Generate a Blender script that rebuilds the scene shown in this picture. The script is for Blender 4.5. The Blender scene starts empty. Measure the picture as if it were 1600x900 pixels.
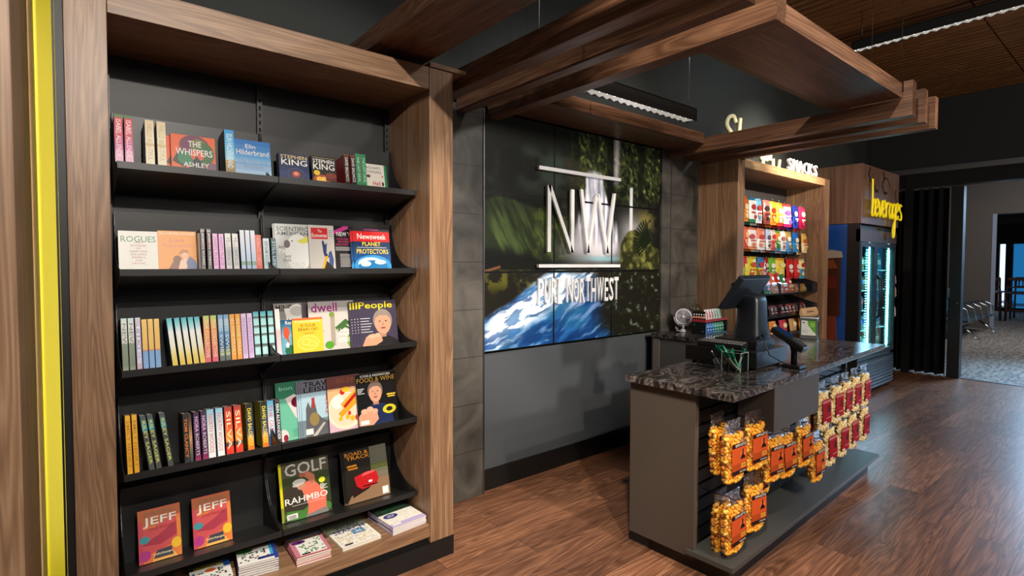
import bpy, bmesh, math, random
import numpy as np
from mathutils import Matrix, Vector, Euler
random.seed(7)
COL = bpy.context.scene.collection
SC = bpy.context.scene
R = math.radians
# ---------------------------------------------------------------- camera
CAM_H = 1.54
YAW, PITCH, ROLL = R(50.66), R(1.92), R(.15)
FW = Vector((math.cos(YAW)*math.cos(PITCH), math.sin(YAW)*math.cos(PITCH), -math.sin(PITCH)))
r0 = Vector((math.sin(YAW), -math.cos(YAW), 0)); u0 = r0.cross(FW)
RT = (r0*math.cos(ROLL) + u0*math.sin(ROLL)).normalized(); UP = RT.cross(FW).normalized()
cd = bpy.data.cameras.new('camera'); cam = bpy.data.objects.new('camera', cd); COL.objects.link(cam)
cam.matrix_world = Matrix(((RT.x, UP.x, -FW.x, 0), (RT.y, UP.y, -FW.y, 0), (RT.z, UP.z, -FW.z, CAM_H), (0, 0, 0, 1)))
cd.sensor_width = 36; cd.lens = 840/1600*36; cd.shift_y = -10/1600; cd.clip_start = .05; cd.clip_end = 80
SC.camera = cam
# ---------------------------------------------------------------- view + world + lights
SC.view_settings.view_transform = 'Standard'; SC.view_settings.look = 'None'
SC.view_settings.gamma = 1; SC.view_settings.use_curve_mapping = False
SC.view_settings.exposure = 0.0
w = bpy.data.worlds.new('world'); SC.world = w; w.use_nodes = True
w.node_tree.nodes['Background'].inputs[0].default_value = (.75, .85, 1, 1)
w.node_tree.nodes['Background'].inputs[1].default_value = .10

def light(kind, name, loc, target, energy, color=(1, .9, .78), size=.1, angle=60, blend=.4, sy=None):
    d = bpy.data.lights.new(name, kind); d.energy = energy; d.color = color
    if kind == 'SPOT': d.spot_size = R(angle); d.spot_blend = blend; d.shadow_soft_size = size
    elif kind == 'AREA':
        d.size = size
        if sy: d.shape = 'RECTANGLE'; d.size_y = sy
    else: d.shadow_soft_size = size
    o = bpy.data.objects.new(name, d); COL.objects.link(o); o.location = loc
    o.rotation_euler = (Vector(target)-Vector(loc)).to_track_quat('-Z', 'Y').to_euler()
    return o
WARM = (1, .87, .72); NEUT = (1, .93, .84); DAY = (.42, .68, 1)
light('SPOT', 'track_light_books', (.35, -1.1, 3.15), (.8, 2.6, 1.0), 430, NEUT, .03, 60, .3)
light('AREA', 'recess_strip_light', (-.048, 2.43, 1.45), (-.068, 2.9, 1.45), 6, NEUT, .004, sy=2.6)
light('SPOT', 'track_light_logo', (3.3, -2.4, 2.95), (3.05, 2.9, 1.85), 620, NEUT, .12, 34)
light('SPOT', 'track_light_canopy', (2.3, -2.2, 3.3), (2.9, 1.2, 2.5), 120, NEUT, .05, 70)
light('SPOT', 'track_light_counter', (2.2, -2.0, 3.6), (3.1, 1.2, .5), 420, WARM, .04, 52)
light('SPOT', 'track_light_snacks', (4.3, -1.1, 3.3), (5.8, 2.6, 1.6), 330, WARM, .04, 40)
light('SPOT', 'track_light_cabinet_side', (1.2, .5, 3.7), (4.7, 2.6, 1.6), 230, WARM, .05, 50)
light('SPOT', 'track_light_header', (5.5, -.4, 3.0), (5.85, 2.46, 2.58), 1250, WARM, .03, 30, .9)
light('SPOT', 'track_light_cooler', (6.3, -1.0, 3.3), (7.5, 2.3, 2.4), 130, WARM, .05, 36)
light('SPOT', 'track_light_wall', (5.3, -.3, 3.2), (5.3, 2.9, 2.9), 130, (.8, .95, 1), .05, 50, 1)
light('SPOT', 'track_light_floor', (.55, .35, 3.3), (2.1, 2.1, 0), 420, WARM, .06, 62)
light('SPOT', 'track_light_aisle', (4.4, -1.4, 3.7), (5.6, .2, 0), 200, WARM, .06, 70)
light('SPOT', 'ceiling_bounce_fill', (3.2, -3.6, 2.2), (7.0, .6, 3.84), 700, WARM, .2, 80, 1)  # unseen spot added to stand in for light bounced onto the slats
light('AREA', 'ceiling_wash', (1.5, -2.0, 3.6), (1.8, 1.2, 0), 80, NEUT, 2.5)
light('AREA', 'hall_window_light', (13.2, .2, 2.4), (9.3, .5, 0), 75, DAY, 2.0, sy=1.4).data.spread = R(60)
light('AREA', 'hall_ceiling_light', (14.5, 1.0, 4.0), (15.5, 2.2, 0), 200, (.95, .95, 1), 3.0)

# ---------------------------------------------------------------- pixel -> place (measured off the photograph)
def at(px, py, ax, val, ang=0):
    """point of the plane X=val / Y=val / Z=val (turned ang degrees about Z) seen at a pixel"""
    d = FW + RT*((px-800)/840) - UP*((py-440)/840)
    a = R(ang)
    n = (Vector((math.cos(a), math.sin(a), 0)), Vector((-math.sin(a), math.cos(a), 0)), Vector((0, 0, 1)))[ax]
    C = Vector((0, 0, CAM_H)); t = (val - C.dot(n))/d.dot(n)
    p = C + d*t
    return Matrix.Rotation(-a, 3, 'Z') @ p
CT = Matrix.Rotation(R(2.2), 4, 'Z')          # the counter stands turned by about two degrees
def lin(c):
    c = c/255
    return c/12.92 if c <= .04045 else ((c+.055)/1.055)**2.4
def C3(r, g, b): return (lin(r), lin(g), lin(b))
def hexc(h): return tuple(int(h[i:i+2], 16) for i in (0, 2, 4))

# ---------------------------------------------------------------- materials
MATS = {}
def new_mat(name):
    m = bpy.data.materials.new(name); m.use_nodes = True
    return m, m.node_tree.nodes, m.node_tree.links, m.node_tree.nodes['Principled BSDF']
def plain(name, rgb, rough=.5, metal=0, spec=.5, emit=None, es=0, bump=0, bscale=200, trans=0, alpha=1, coat=0):
    if name in MATS: return MATS[name]
    m, N, L, b = new_mat(name)
    b.inputs['Base Color'].default_value = (*C3(*rgb), 1); b.inputs['Roughness'].default_value = rough
    b.inputs['Metallic'].default_value = metal; b.inputs['Specular IOR Level'].default_value = spec
    b.inputs['Transmission Weight'].default_value = trans; b.inputs['Coat Weight'].default_value = coat
    if emit: b.inputs['Emission Color'].default_value = (*C3(*emit), 1); b.inputs['Emission Strength'].default_value = es
    tc = N.new('ShaderNodeTexCoord'); n = N.new('ShaderNodeTexNoise'); n.inputs['Scale'].default_value = bscale; n.inputs['Detail'].default_value = 3
    L.new(tc.outputs['Object'], n.inputs['Vector'])
    mx = N.new('ShaderNodeMixRGB'); mx.blend_type = 'MULTIPLY'; mx.inputs[0].default_value = .18
    mx.inputs[1].default_value = (*C3(*rgb), 1); L.new(n.outputs['Fac'], mx.inputs[2])
    L.new(mx.outputs[0], b.inputs['Base Color'])
    if bump:
        bp = N.new('ShaderNodeBump'); bp.inputs['Strength'].default_value = bump; bp.inputs['Distance'].default_value = .002
        L.new(n.outputs['Fac'], bp.inputs['Height']); L.new(bp.outputs[0], b.inputs['Normal'])
    MATS[name] = m; return m
def wood(name, axis, dark, mid, light_, rough=.42, scale=1.0):
    if name in MATS: return MATS[name]
    m, N, L, b = new_mat(name)
    tc = N.new('ShaderNodeTexCoord'); mp = N.new('ShaderNodeMapping')
    s = [17*scale]*3; s[axis] = .8*scale; mp.inputs['Scale'].default_value = s
    L.new(tc.outputs['Object'], mp.inputs['Vector'])
    n1 = N.new('ShaderNodeTexNoise'); n1.inputs['Scale'].default_value = .55; n1.inputs['Detail'].default_value = 4; n1.inputs['Distortion'].default_value = .6
    L.new(mp.outputs[0], n1.inputs['Vector'])
    ml = N.new('ShaderNodeMath'); ml.operation = 'MULTIPLY'; ml.inputs[1].default_value = 30; L.new(n1.outputs['Fac'], ml.inputs[0])
    fr = N.new('ShaderNodeMath'); fr.operation = 'PINGPONG'; fr.inputs[1].default_value = 1; L.new(ml.outputs[0], fr.inputs[0])
    mp2 = N.new('ShaderNodeMapping'); s2 = [170*scale]*3; s2[axis] = 4*scale; mp2.inputs['Scale'].default_value = s2
    L.new(tc.outputs['Object'], mp2.inputs['Vector'])
    n2 = N.new('ShaderNodeTexNoise'); n2.inputs['Scale'].default_value = 1; n2.inputs['Detail'].default_value = 3; L.new(mp2.outputs[0], n2.inputs['Vector'])
    n3 = N.new('ShaderNodeTexNoise'); n3.inputs['Scale'].default_value = .9; L.new(mp.outputs[0], n3.inputs['Vector'])
    a = N.new('ShaderNodeMix'); a.data_type = 'FLOAT'; a.inputs[0].default_value = .58; L.new(fr.outputs[0], a.inputs[2]); L.new(n2.outputs['Fac'], a.inputs[3])
    a2 = N.new('ShaderNodeMix'); a2.data_type = 'FLOAT'; a2.inputs[0].default_value = .4; L.new(a.outputs[0], a2.inputs[2]); L.new(n3.outputs['Fac'], a2.inputs[3])
    cr = N.new('ShaderNodeValToRGB'); e = cr.color_ramp.elements
    e[0].position = .2; e[0].color = (*C3(*dark), 1); e[1].position = .8; e[1].color = (*C3(*light_), 1)
    k = cr.color_ramp.elements.new(.5); k.color = (*C3(*mid), 1)
    L.new(a2.outputs[0], cr.inputs[0]); L.new(cr.outputs[0], b.inputs['Base Color'])
    b.inputs['Roughness'].default_value = rough
    bp = N.new('ShaderNodeBump'); bp.inputs['Strength'].default_value = .15; bp.inputs['Distance'].default_value = .001
    L.new(n2.outputs['Fac'], bp.inputs['Height']); L.new(bp.outputs[0], b.inputs['Normal'])
    MATS[name] = m; return m
def printed(name='print', rough=.4, emis=0, spec=.5):
    """ink colours come from the mesh's own colour attribute"""
    if name in MATS: return MATS[name]
    m, N, L, b = new_mat(name)
    at_ = N.new('ShaderNodeAttribute'); at_.attribute_name = 'ink'; at_.attribute_type = 'GEOMETRY'
    L.new(at_.outputs['Color'], b.inputs['Base Color']); b.inputs['Roughness'].default_value = rough
    b.inputs['Specular IOR Level'].default_value = spec
    if emis:
        L.new(at_.outputs['Color'], b.inputs['Emission Color']); b.inputs['Emission Strength'].default_value = emis
    MATS[name] = m; return m
def clear(name, tint=(255, 255, 255), rough=.05, mixv=.86, bump=0):
    if name in MATS: return MATS[name]
    m, N, L, b = new_mat(name)
    tr = N.new('ShaderNodeBsdfTransparent'); tr.inputs[0].default_value = (*C3(*tint), 1)
    gl = N.new('ShaderNodeBsdfGlossy'); gl.inputs['Roughness'].default_value = rough
    mx = N.new('ShaderNodeMixShader'); lwt = N.new('ShaderNodeLayerWeight'); lwt.inputs[0].default_value = .5; fz = N.new('ShaderNodeMath'); fz.operation = 'POWER'; fz.inputs[1].default_value = 4; L.new(lwt.outputs['Facing'], fz.inputs[0])
    ad = N.new('ShaderNodeMath'); ad.operation = 'ADD'; ad.inputs[1].default_value = 1-mixv-.04; L.new(fz.outputs[0], ad.inputs[0])
    L.new(ad.outputs[0], mx.inputs[0]); L.new(tr.outputs[0], mx.inputs[1]); L.new(gl.outputs[0], mx.inputs[2])
    if bump:
        tc = N.new('ShaderNodeTexCoord'); n = N.new('ShaderNodeTexNoise'); n.inputs['Scale'].default_value = 28; n.inputs['Distortion'].default_value = 2
        L.new(tc.outputs['Object'], n.inputs['Vector']); bp = N.new('ShaderNodeBump'); bp.inputs['Strength'].default_value = bump; bp.inputs['Distance'].default_value = .02
        L.new(n.outputs['Fac'], bp.inputs['Height']); L.new(bp.outputs[0], gl.inputs['Normal']); L.new(bp.outputs[0], lwt.inputs['Normal'])
    L.new(mx.outputs[0], N['Material Output'].inputs[0]); MATS[name] = m; return m

WD, WM, WL = (98, 71, 51), (136, 103, 76), (176, 142, 110)
woodx = wood('walnut_x', 0, WD, WM, WL); woody = wood('walnut_y', 1, WD, WM, WL); woodz = wood('walnut_z', 2, WD, WM, WL)
RD, RM, RL = (58, 37, 26), (104, 72, 53), (146, 108, 82)  # walnut again, darker and redder: canopy shade and warm light in the colour
redx = wood('shaded_walnut_x', 0, RD, RM, RL); redy = wood('shaded_walnut_y', 1, RD, RM, RL)
black = plain('black_laminate', (22, 22, 22), .5, bump=.1)
shelfblack = plain('black_shelf_steel', (32, 32, 32), .42, bump=.1, bscale=400)
toe = plain('black_toe_kick', (14, 13, 13), .5)
darkpaint = plain('charcoal_paint', (38, 42, 42), .8, bump=.1)
gray = plain('grey_laminate', (86, 84, 82), .6, bump=.15, bscale=500)
brown = plain('taupe_laminate', (80, 70, 62), .55, bump=.2, bscale=600)
plast = plain('black_plastic', (20, 21, 23), .35)
steel = plain('brushed_steel', (170, 170, 172), .3, metal=1)
white = plain('white_paint', (235, 235, 235), .4)
ink = printed()
gloss = printed('gloss_print', .18); matte = printed('print_matte', .6, spec=.15)

# ---------------------------------------------------------------- mesh builder
RM4 = {}
class MB:
    def __init__(s, M=None):
        s.M = M or Matrix.Identity(4); s.V = []; s.F = []; s.A = []
    def add(s, pts, faces, m=0, c=(1, 1, 1), sm=False, M=None):
        T = s.M @ M if M is not None else s.M
        o = len(s.V); s.V += [T @ Vector(p) for p in pts]
        for f in faces: s.F.append([o+i for i in f]); s.A.append((m, c, sm))
    def quad(s, a, b, c_, d, m=0, c=(1, 1, 1)): s.add([a, b, c_, d], [(0, 1, 2, 3)], m, c)
    def box(s, x0, x1, y0, y1, z0, z1, m=0, c=(1, 1, 1), M=None):
        s.add([(x0, y0, z0), (x1, y0, z0), (x1, y1, z0), (x0, y1, z0), (x0, y0, z1), (x1, y0, z1), (x1, y1, z1), (x0, y1, z1)],
              [(0, 3, 2, 1), (4, 5, 6, 7), (0, 1, 5, 4), (1, 2, 6, 5), (2, 3, 7, 6), (3, 0, 4, 7)], m, c, False, M)
    def prism(s, poly, d, m=0, c=(1, 1, 1), M=None, sm=False):
        """polygon in local XZ, extruded along +Y by d"""
        n = len(poly); P = [(x, 0, z) for x, z in poly] + [(x, d, z) for x, z in poly]
        s.add(P, [tuple(range(n)), tuple(range(2*n-1, n-1, -1))], m, c, False, M)
        s.add(P, [((i+1) % n, i, n+i, n+(i+1) % n) for i in range(n)], m, c, sm, M)
    def tube(s, pts, r, n=8, m=0, c=(1, 1, 1), M=None, sx=1, closed=False):
        P = [Vector(p) for p in pts]; V = []; k = len(P)
        rr = r if isinstance(r, (list, tuple)) else [r]*k
        up = None
        for i in range(k):
            if closed: t = (P[(i+1) % k]-P[i-1]).normalized()
            else: t = (P[min(i+1, k-1)]-P[max(i-1, 0)]).normalized()
            if up is None: up = Vector((0, 0, 1)) if abs(t.z) < .9 else Vector((1, 0, 0))
            a = t.cross(up).normalized(); b = a.cross(t).normalized(); up = b
            for j in range(n):
                q = 2*math.pi*j/n; V.append(P[i]+a*math.cos(q)*rr[i]*sx+b*math.sin(q)*rr[i])
        F = [(i*n+j, i*n+(j+1) % n, (i+1)*n+(j+1) % n, (i+1)*n+j) for i in range(k-1) for j in range(n)]
        if closed: F += [((k-1)*n+j, (k-1)*n+(j+1) % n, (j+1) % n, j) for j in range(n)]
        else: F += [tuple(range(n-1, -1, -1)), tuple((k-1)*n+j for j in range(n))]
        s.add(V, F, m, c, True, M)
    def lathe(s, prof, n=20, m=0, c=(1, 1, 1), M=None, cen=(0, 0, 0)):
        V = []; k = len(prof)
        for r, z in prof:
            for j in range(n):
                q = 2*math.pi*j/n; V.append((cen[0]+r*math.cos(q), cen[1]+r*math.sin(q), cen[2]+z))
        F = [(i*n+j, i*n+(j+1) % n, (i+1)*n+(j+1) % n, (i+1)*n+j) for i in range(k-1) for j in range(n)]
        F += [tuple(range(n-1, -1, -1)), tuple((k-1)*n+j for j in range(n))]
        s.add(V, F, m, c, True, M)
    def ball(s, cen, r, m=0, c=(1, 1, 1), M=None, n=10, sc=(1, 1, 1)):
        pr = []; V = []; h = n//2+1
        for i in range(h+1):
            a = math.pi*i/h
            for j in range(n):
                q = 2*math.pi*j/n; rad = max(math.sin(a), .02)
                V.append((cen[0]+r*sc[0]*rad*math.cos(q), cen[1]+r*sc[1]*rad*math.sin(q), cen[2]-r*sc[2]*math.cos(a)))
        F = [(i*n+j, i*n+(j+1) % n, (i+1)*n+(j+1) % n, (i+1)*n+j) for i in range(h) for j in range(n)]
        s.add(V, F, m, c, True, M)
    def text(s, body, x0, x1, z0, z1, m=0, c=(1, 1, 1), M=None, y=0, thick=0, bold=0):
        V, F = glyphs(body, bold)
        if not V: return
        xs = [v[0] for v in V]; ys = [v[1] for v in V]
        ax, bx, ay, by = min(xs), max(xs), min(ys), max(ys)
        P = [(x0+(v[0]-ax)/(bx-ax or 1)*(x1-x0), y, z0+(v[1]-ay)/(by-ay or 1)*(z1-z0)) for v in V]
        s.add(P, F, m, c, False, M)
        if thick:
            s.add([(p[0], y+thick, p[2]) for p in P], [tuple(reversed(f)) for f in F], m, c, False, M)
            cnt = {}
            for f in F:
                for i in range(len(f)):
                    e = (f[i], f[(i+1) % len(f)]); cnt[e] = 1
            for (a, b) in list(cnt):
                if (b, a) not in cnt:
                    pa, pb = P[a], P[b]
                    s.add([pa, pb, (pb[0], y+thick, pb[2]), (pa[0], y+thick, pa[2])], [(3, 2, 1, 0)], m, c, False, M)
    def build(s, name, mats, parent=None, bevel=0, **tags):
        if not isinstance(mats, (list, tuple)): mats = [mats]
        me = bpy.data.meshes.new(name)
        if parent is not None: inv = RM4[parent.name].inverted(); off = None
        else:
            xs = [v.x for v in s.V]; ys = [v.y for v in s.V]; zs = [v.z for v in s.V]
            off = Vector(((min(xs)+max(xs))/2, (min(ys)+max(ys))/2, min(zs))); inv = Matrix.Translation(-off)
        me.from_pydata([inv @ v for v in s.V], [], s.F); 
        for m in mats: me.materials.append(m)
        me.polygons.foreach_set('material_index', [a[0] for a in s.A])
        me.polygons.foreach_set('use_smooth', [a[2] for a in s.A])
        if any(m.name.startswith(('print', 'gloss_print', 'screen')) for m in mats):
            ca = me.color_attributes.new('ink', 'FLOAT_COLOR', 'CORNER'); buf = []
            for f, a in zip(s.F, s.A): buf += [a[1][0], a[1][1], a[1][2], 1]*len(f)
            ca.data.foreach_set('color', buf)
        me.update()
        o = bpy.data.objects.new(name, me); COL.objects.link(o)
        if parent is not None: o.parent = parent; RM4[o.name] = RM4[parent.name]
        else: o.location = off; RM4[o.name] = Matrix.Translation(off)
        if bevel:
            bv = o.modifiers.new('bevel', 'BEVEL'); bv.width = bevel; bv.segments = 2; bv.limit_method = 'ANGLE'
        for k, v in tags.items():
            if v: o[k] = v
        return o
GL = {}
def glyphs(body, bold=0):
    key = (body, bold)
    if key not in GL:
        cu = bpy.data.curves.new('lettering', 'FONT'); cu.body = body; cu.size = 1; cu.resolution_u = 2; cu.offset = bold; cu.align_x = 'CENTER'; cu.space_line = .9
        o = bpy.data.objects.new('lettering', cu); COL.objects.link(o)
        bpy.context.view_layer.update()
        me = o.evaluated_get(bpy.context.evaluated_depsgraph_get()).to_mesh()
        GL[key] = ([tuple(v.co) for v in me.vertices], [tuple(p.vertices) for p in me.polygons])
        o.to_mesh_clear(); bpy.data.objects.remove(o); bpy.data.curves.remove(cu)
    return GL[key]
def thing(name, label, cat, loc=(0, 0, 0), rot=(0, 0, 0), group=None):
    o = bpy.data.objects.new(name, None); COL.objects.link(o); o.empty_display_size = .05
    o.location = loc; o.rotation_euler = rot; o['label'] = label; o['category'] = cat
    if group: o['group'] = group
    RM4[o.name] = Matrix.Translation(Vector(loc)) @ Euler(rot).to_matrix().to_4x4()
    return o
def struct(name, mb, mats, **k): return mb.build(name, mats, kind='structure', **k)
def kids(o): return [c for c in bpy.data.objects if c.parent == o]
def dup(root, loc, rot, label, group=None, tree=None):
    r = root.copy(); COL.objects.link(r); r.location = loc; r.rotation_euler = rot; r['label'] = label
    if group: r['group'] = group
    for ch, subs in (tree or TREE[root.name]):
        c = ch.copy(); COL.objects.link(c); c.parent = r
        for g in subs:
            d = g.copy(); COL.objects.link(d); d.parent = c
    return r
TREE = {}
def keep(root):
    TREE[root.name] = [(c, kids(c)) for c in kids(root)]; return root
def art(mb, w, h, spec, M, m=0, y=-.0004):
    """printed design on a front face: unit coordinates, lifted a hair per layer"""
    k = 0
    for a in spec:
        k += 0 if a[0] == 'q' else 1; yy = y-.00008*k; t = 'r' if a[0] == 'q' else a[0]
        if t == 'r': mb.add([(a[1]*w, yy, a[2]*h), (a[3]*w, yy, a[2]*h), (a[3]*w, yy, a[4]*h), (a[1]*w, yy, a[4]*h)], [(0, 1, 2, 3)], m, C3(*a[5]), False, M)
        elif t == 'e':
            P = [(max(0, min(1, a[1]+a[3]*math.cos(q)))*w, yy, max(0, min(1, a[2]+a[4]*math.sin(q)))*h) for q in [2*math.pi*i/20 for i in range(20)]]
            mb.add(P, [tuple(range(20))], m, C3(*a[5]), False, M)
        elif t == 'p': mb.add([(x*w, yy, z*h) for x, z in a[1]], [tuple(range(len(a[1])))], m, C3(*a[2]), False, M)
        elif t == 'g':
            n = 10
            for i in range(n):
                f = (i+.5)/n; c = [a[5][j]+(a[6][j]-a[5][j])*f for j in range(3)]
                z0 = a[2]+(a[4]-a[2])*i/n; z1 = a[2]+(a[4]-a[2])*(i+1)/n
                mb.add([(a[1]*w, yy, z0*h), (a[3]*w, yy, z0*h), (a[3]*w, yy, z1*h), (a[1]*w, yy, z1*h)], [(0, 1, 2, 3)], m, C3(*c), False, M)
        elif t == 't': mb.text(a[1], a[2]*w, a[4]*w, a[3]*h, a[5]*h, m, C3(*a[6]), M, y=yy, bold=min(.01, a[7]) if len(a) > 7 else .01)
        elif t == 'v':   # lettering running down a spine
            T = M @ Matrix(((0, 0, 1, 0), (0, 1, 0, 0), (-1, 0, 0, 0), (0, 0, 0, 1)))
            mb.text(a[1], -a[5]*h, -a[3]*h, a[2]*w, a[4]*w, m, C3(*a[6]), T, y=yy, bold=min(.01, a[7]) if len(a) > 7 else .01)
# ================================================================ SETTING
def floor_mat():
    m, N, L, b = new_mat('floor_planks')
    tc = N.new('ShaderNodeTexCoord')
    br = N.new('ShaderNodeTexBrick'); br.inputs['Scale'].default_value = 1; br.inputs['Brick Width'].default_value = 1.25; br.inputs['Row Height'].default_value = .18
    br.inputs['Mortar Size'].default_value = .0012; br.inputs['Color1'].default_value = (.05, .05, .05, 1); br.inputs['Color2'].default_value = (1, 1, 1, 1); br.inputs['Mortar'].default_value = (0, 0, 0, 1)
    br.offset = .37; L.new(tc.outputs['Object'], br.inputs['Vector'])
    ad = N.new('ShaderNodeVectorMath'); ad.operation = 'MULTIPLY_ADD'; ad.inputs[1].default_value = (7, 7, 7); L.new(br.outputs['Color'], ad.inputs[0]); L.new(tc.outputs['Object'], ad.inputs[2])
    mp = N.new('ShaderNodeMapping'); mp.inputs['Scale'].default_value = (.8, 9, 9); L.new(ad.outputs[0], mp.inputs['Vector'])
    n1 = N.new('ShaderNodeTexNoise'); n1.inputs['Scale'].default_value = .9; n1.inputs['Detail'].default_value = 3; n1.inputs['Distortion'].default_value = .8; L.new(mp.outputs[0], n1.inputs['Vector'])
    ml = N.new('ShaderNodeMath'); ml.operation = 'MULTIPLY'; ml.inputs[1].default_value = 22; L.new(n1.outputs['Fac'], ml.inputs[0])
    pp = N.new('ShaderNodeMath'); pp.operation = 'PINGPONG'; pp.inputs[1].default_value = 1; L.new(ml.outputs[0], pp.inputs[0])
    mp2 = N.new('ShaderNodeMapping'); mp2.inputs['Scale'].default_value = (5, 140, 140); L.new(ad.outputs[0], mp2.inputs['Vector'])
    n2 = N.new('ShaderNodeTexNoise'); n2.inputs['Scale'].default_value = 1; n2.inputs['Detail'].default_value = 3; L.new(mp2.outputs[0], n2.inputs['Vector'])
    a = N.new('ShaderNodeMix'); a.data_type = 'FLOAT'; a.inputs[0].default_value = .68; L.new(pp.outputs[0], a.inputs[2]); L.new(n2.outputs['Fac'], a.inputs[3])
    cr = N.new('ShaderNodeValToRGB'); e = cr.color_ramp.elements
    e[0].position = .2; e[0].color = (*C3(86, 56, 40), 1); e[1].position = .8; e[1].color = (*C3(168, 120, 90), 1)
    k = cr.color_ramp.elements.new(.5); k.color = (*C3(128, 86, 62), 1); L.new(a.outputs[0], cr.inputs[0])
    hs = N.new('ShaderNodeHueSaturation'); L.new(cr.outputs[0], hs.inputs['Color'])
    mr = N.new('ShaderNodeMapRange'); mr.inputs[3].default_value = .6; mr.inputs[4].default_value = 1.25; L.new(br.outputs['Color'], mr.inputs[0]); L.new(mr.outputs[0], hs.inputs['Value'])
    mx = N.new('ShaderNodeMixRGB'); mx.inputs[2].default_value = (.01, .006, .004, 1); L.new(br.outputs['Fac'], mx.inputs[0]); L.new(hs.outputs[0], mx.inputs[1])
    L.new(mx.outputs[0], b.inputs['Base Color']); b.inputs['Roughness'].default_value = .33
    bp = N.new('ShaderNodeBump'); bp.inputs['Strength'].default_value = .12; bp.inputs['Distance'].default_value = .001; L.new(n2.outputs['Fac'], bp.inputs['Height']); L.new(bp.outputs[0], b.inputs['Normal'])
    return m
def slate_mat():
    m, N, L, b = new_mat('slate_tile')
    tc = N.new('ShaderNodeTexCoord')
    n1 = N.new('ShaderNodeTexNoise'); n1.inputs['Scale'].default_value = 3; n1.inputs['Detail'].default_value = 8; n1.inputs['Distortion'].default_value = 1.5; L.new(tc.outputs['Object'], n1.inputs['Vector'])
    cr = N.new('ShaderNodeValToRGB'); e = cr.color_ramp.elements; e[0].position = .3; e[0].color = (*C3(46, 44, 41), 1); e[1].position = .72; e[1].color = (*C3(92, 87, 80), 1)
    L.new(n1.outputs['Fac'], cr.inputs[0])
    sx = N.new('ShaderNodeSeparateXYZ'); L.new(tc.outputs['Object'], sx.inputs[0])
    md = N.new('ShaderNodeMath'); md.operation = 'PINGPONG'; md.inputs[1].default_value = .155; L.new(sx.outputs[2], md.inputs[0])
    lt = N.new('ShaderNodeMath'); lt.operation = 'LESS_THAN'; lt.inputs[1].default_value = .002; L.new(md.outputs[0], lt.inputs[0])
    mx = N.new('ShaderNodeMixRGB'); mx.inputs[2].default_value = (.01, .01, .01, 1); L.new(lt.outputs[0], mx.inputs[0]); L.new(cr.outputs[0], mx.inputs[1])
    L.new(mx.outputs[0], b.inputs['Base Color']); b.inputs['Roughness'].default_value = .55
    bp = N.new('ShaderNodeBump'); bp.inputs['Strength'].default_value = .5; bp.inputs['Distance'].default_value = .008; L.new(n1.outputs['Fac'], bp.inputs['Height']); L.new(bp.outputs[0], b.inputs['Normal'])
    return m
def marble_mat():
    m, N, L, b = new_mat('black_marble')
    tc = N.new('ShaderNodeTexCoord'); mp = N.new('ShaderNodeMapping'); mp.inputs['Rotation'].default_value = (0, 0, .7); mp.inputs['Scale'].default_value = (1, 2.2, 1.5); L.new(tc.outputs['Object'], mp.inputs['Vector'])
    n1 = N.new('ShaderNodeTexNoise'); n1.inputs['Scale'].default_value = 4; n1.inputs['Detail'].default_value = 9; n1.inputs['Roughness'].default_value = .62; n1.inputs['Distortion'].default_value = 2.2; L.new(mp.outputs[0], n1.inputs['Vector'])
    s = N.new('ShaderNodeMath'); s.operation = 'SUBTRACT'; s.inputs[1].default_value = .5; L.new(n1.outputs['Fac'], s.inputs[0])
    ab = N.new('ShaderNodeMath'); ab.operation = 'ABSOLUTE'; L.new(s.outputs[0], ab.inputs[0])
    cr = N.new('ShaderNodeValToRGB'); e = cr.color_ramp.elements; e[0].position = 0; e[0].color = (*C3(150, 142, 138), 1); e[1].position = .10; e[1].color = (*C3(30, 27, 28), 1)
    k = cr.color_ramp.elements.new(.012); k.color = (*C3(72, 66, 64), 1); L.new(ab.outputs[0], cr.inputs[0])
    L.new(cr.outputs[0], b.inputs['Base Color']); b.inputs['Roughness'].default_value = .18
    return m
def carpet_mat():
    m, N, L, b = new_mat('grey_carpet')
    tc = N.new('ShaderNodeTexCoord'); mp = N.new('ShaderNodeMapping'); mp.inputs['Scale'].default_value = (3, 12, 3); L.new(tc.outputs['Object'], mp.inputs['Vector'])
    n = N.new('ShaderNodeTexNoise'); n.inputs['Scale'].default_value = 2.5; n.inputs['Detail'].default_value = 5; L.new(mp.outputs[0], n.inputs['Vector'])
    cr = N.new('ShaderNodeValToRGB'); e = cr.color_ramp.elements; e[0].position = .35; e[0].color = (*C3(92, 88, 82), 1); e[1].position = .65; e[1].color = (*C3(160, 152, 142), 1)
    L.new(n.outputs['Fac'], cr.inputs[0]); L.new(cr.outputs[0], b.inputs['Base Color']); b.inputs['Roughness'].default_value = .95
    return m
slate = slate_mat(); marble = marble_mat()
ZC = 3.84
b = MB(); b.box(-3, 9.3, -5, 3.05, -.05, 0); struct('floor', b, floor_mat())
b = MB(); b.box(9.3, 26, -9, 7, -.05, 0); struct('floor_carpet', b, carpet_mat())
b = MB(); b.box(9.27, 9.33, -5, 1.75, 0, .006); struct('trim_threshold', b, plain('dark_strip', (30, 26, 24), .5))
b = MB(); b.box(-3, 9.3, 2.93, 3.05, 0, 4.3); struct('wall_back', b, darkpaint)
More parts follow.
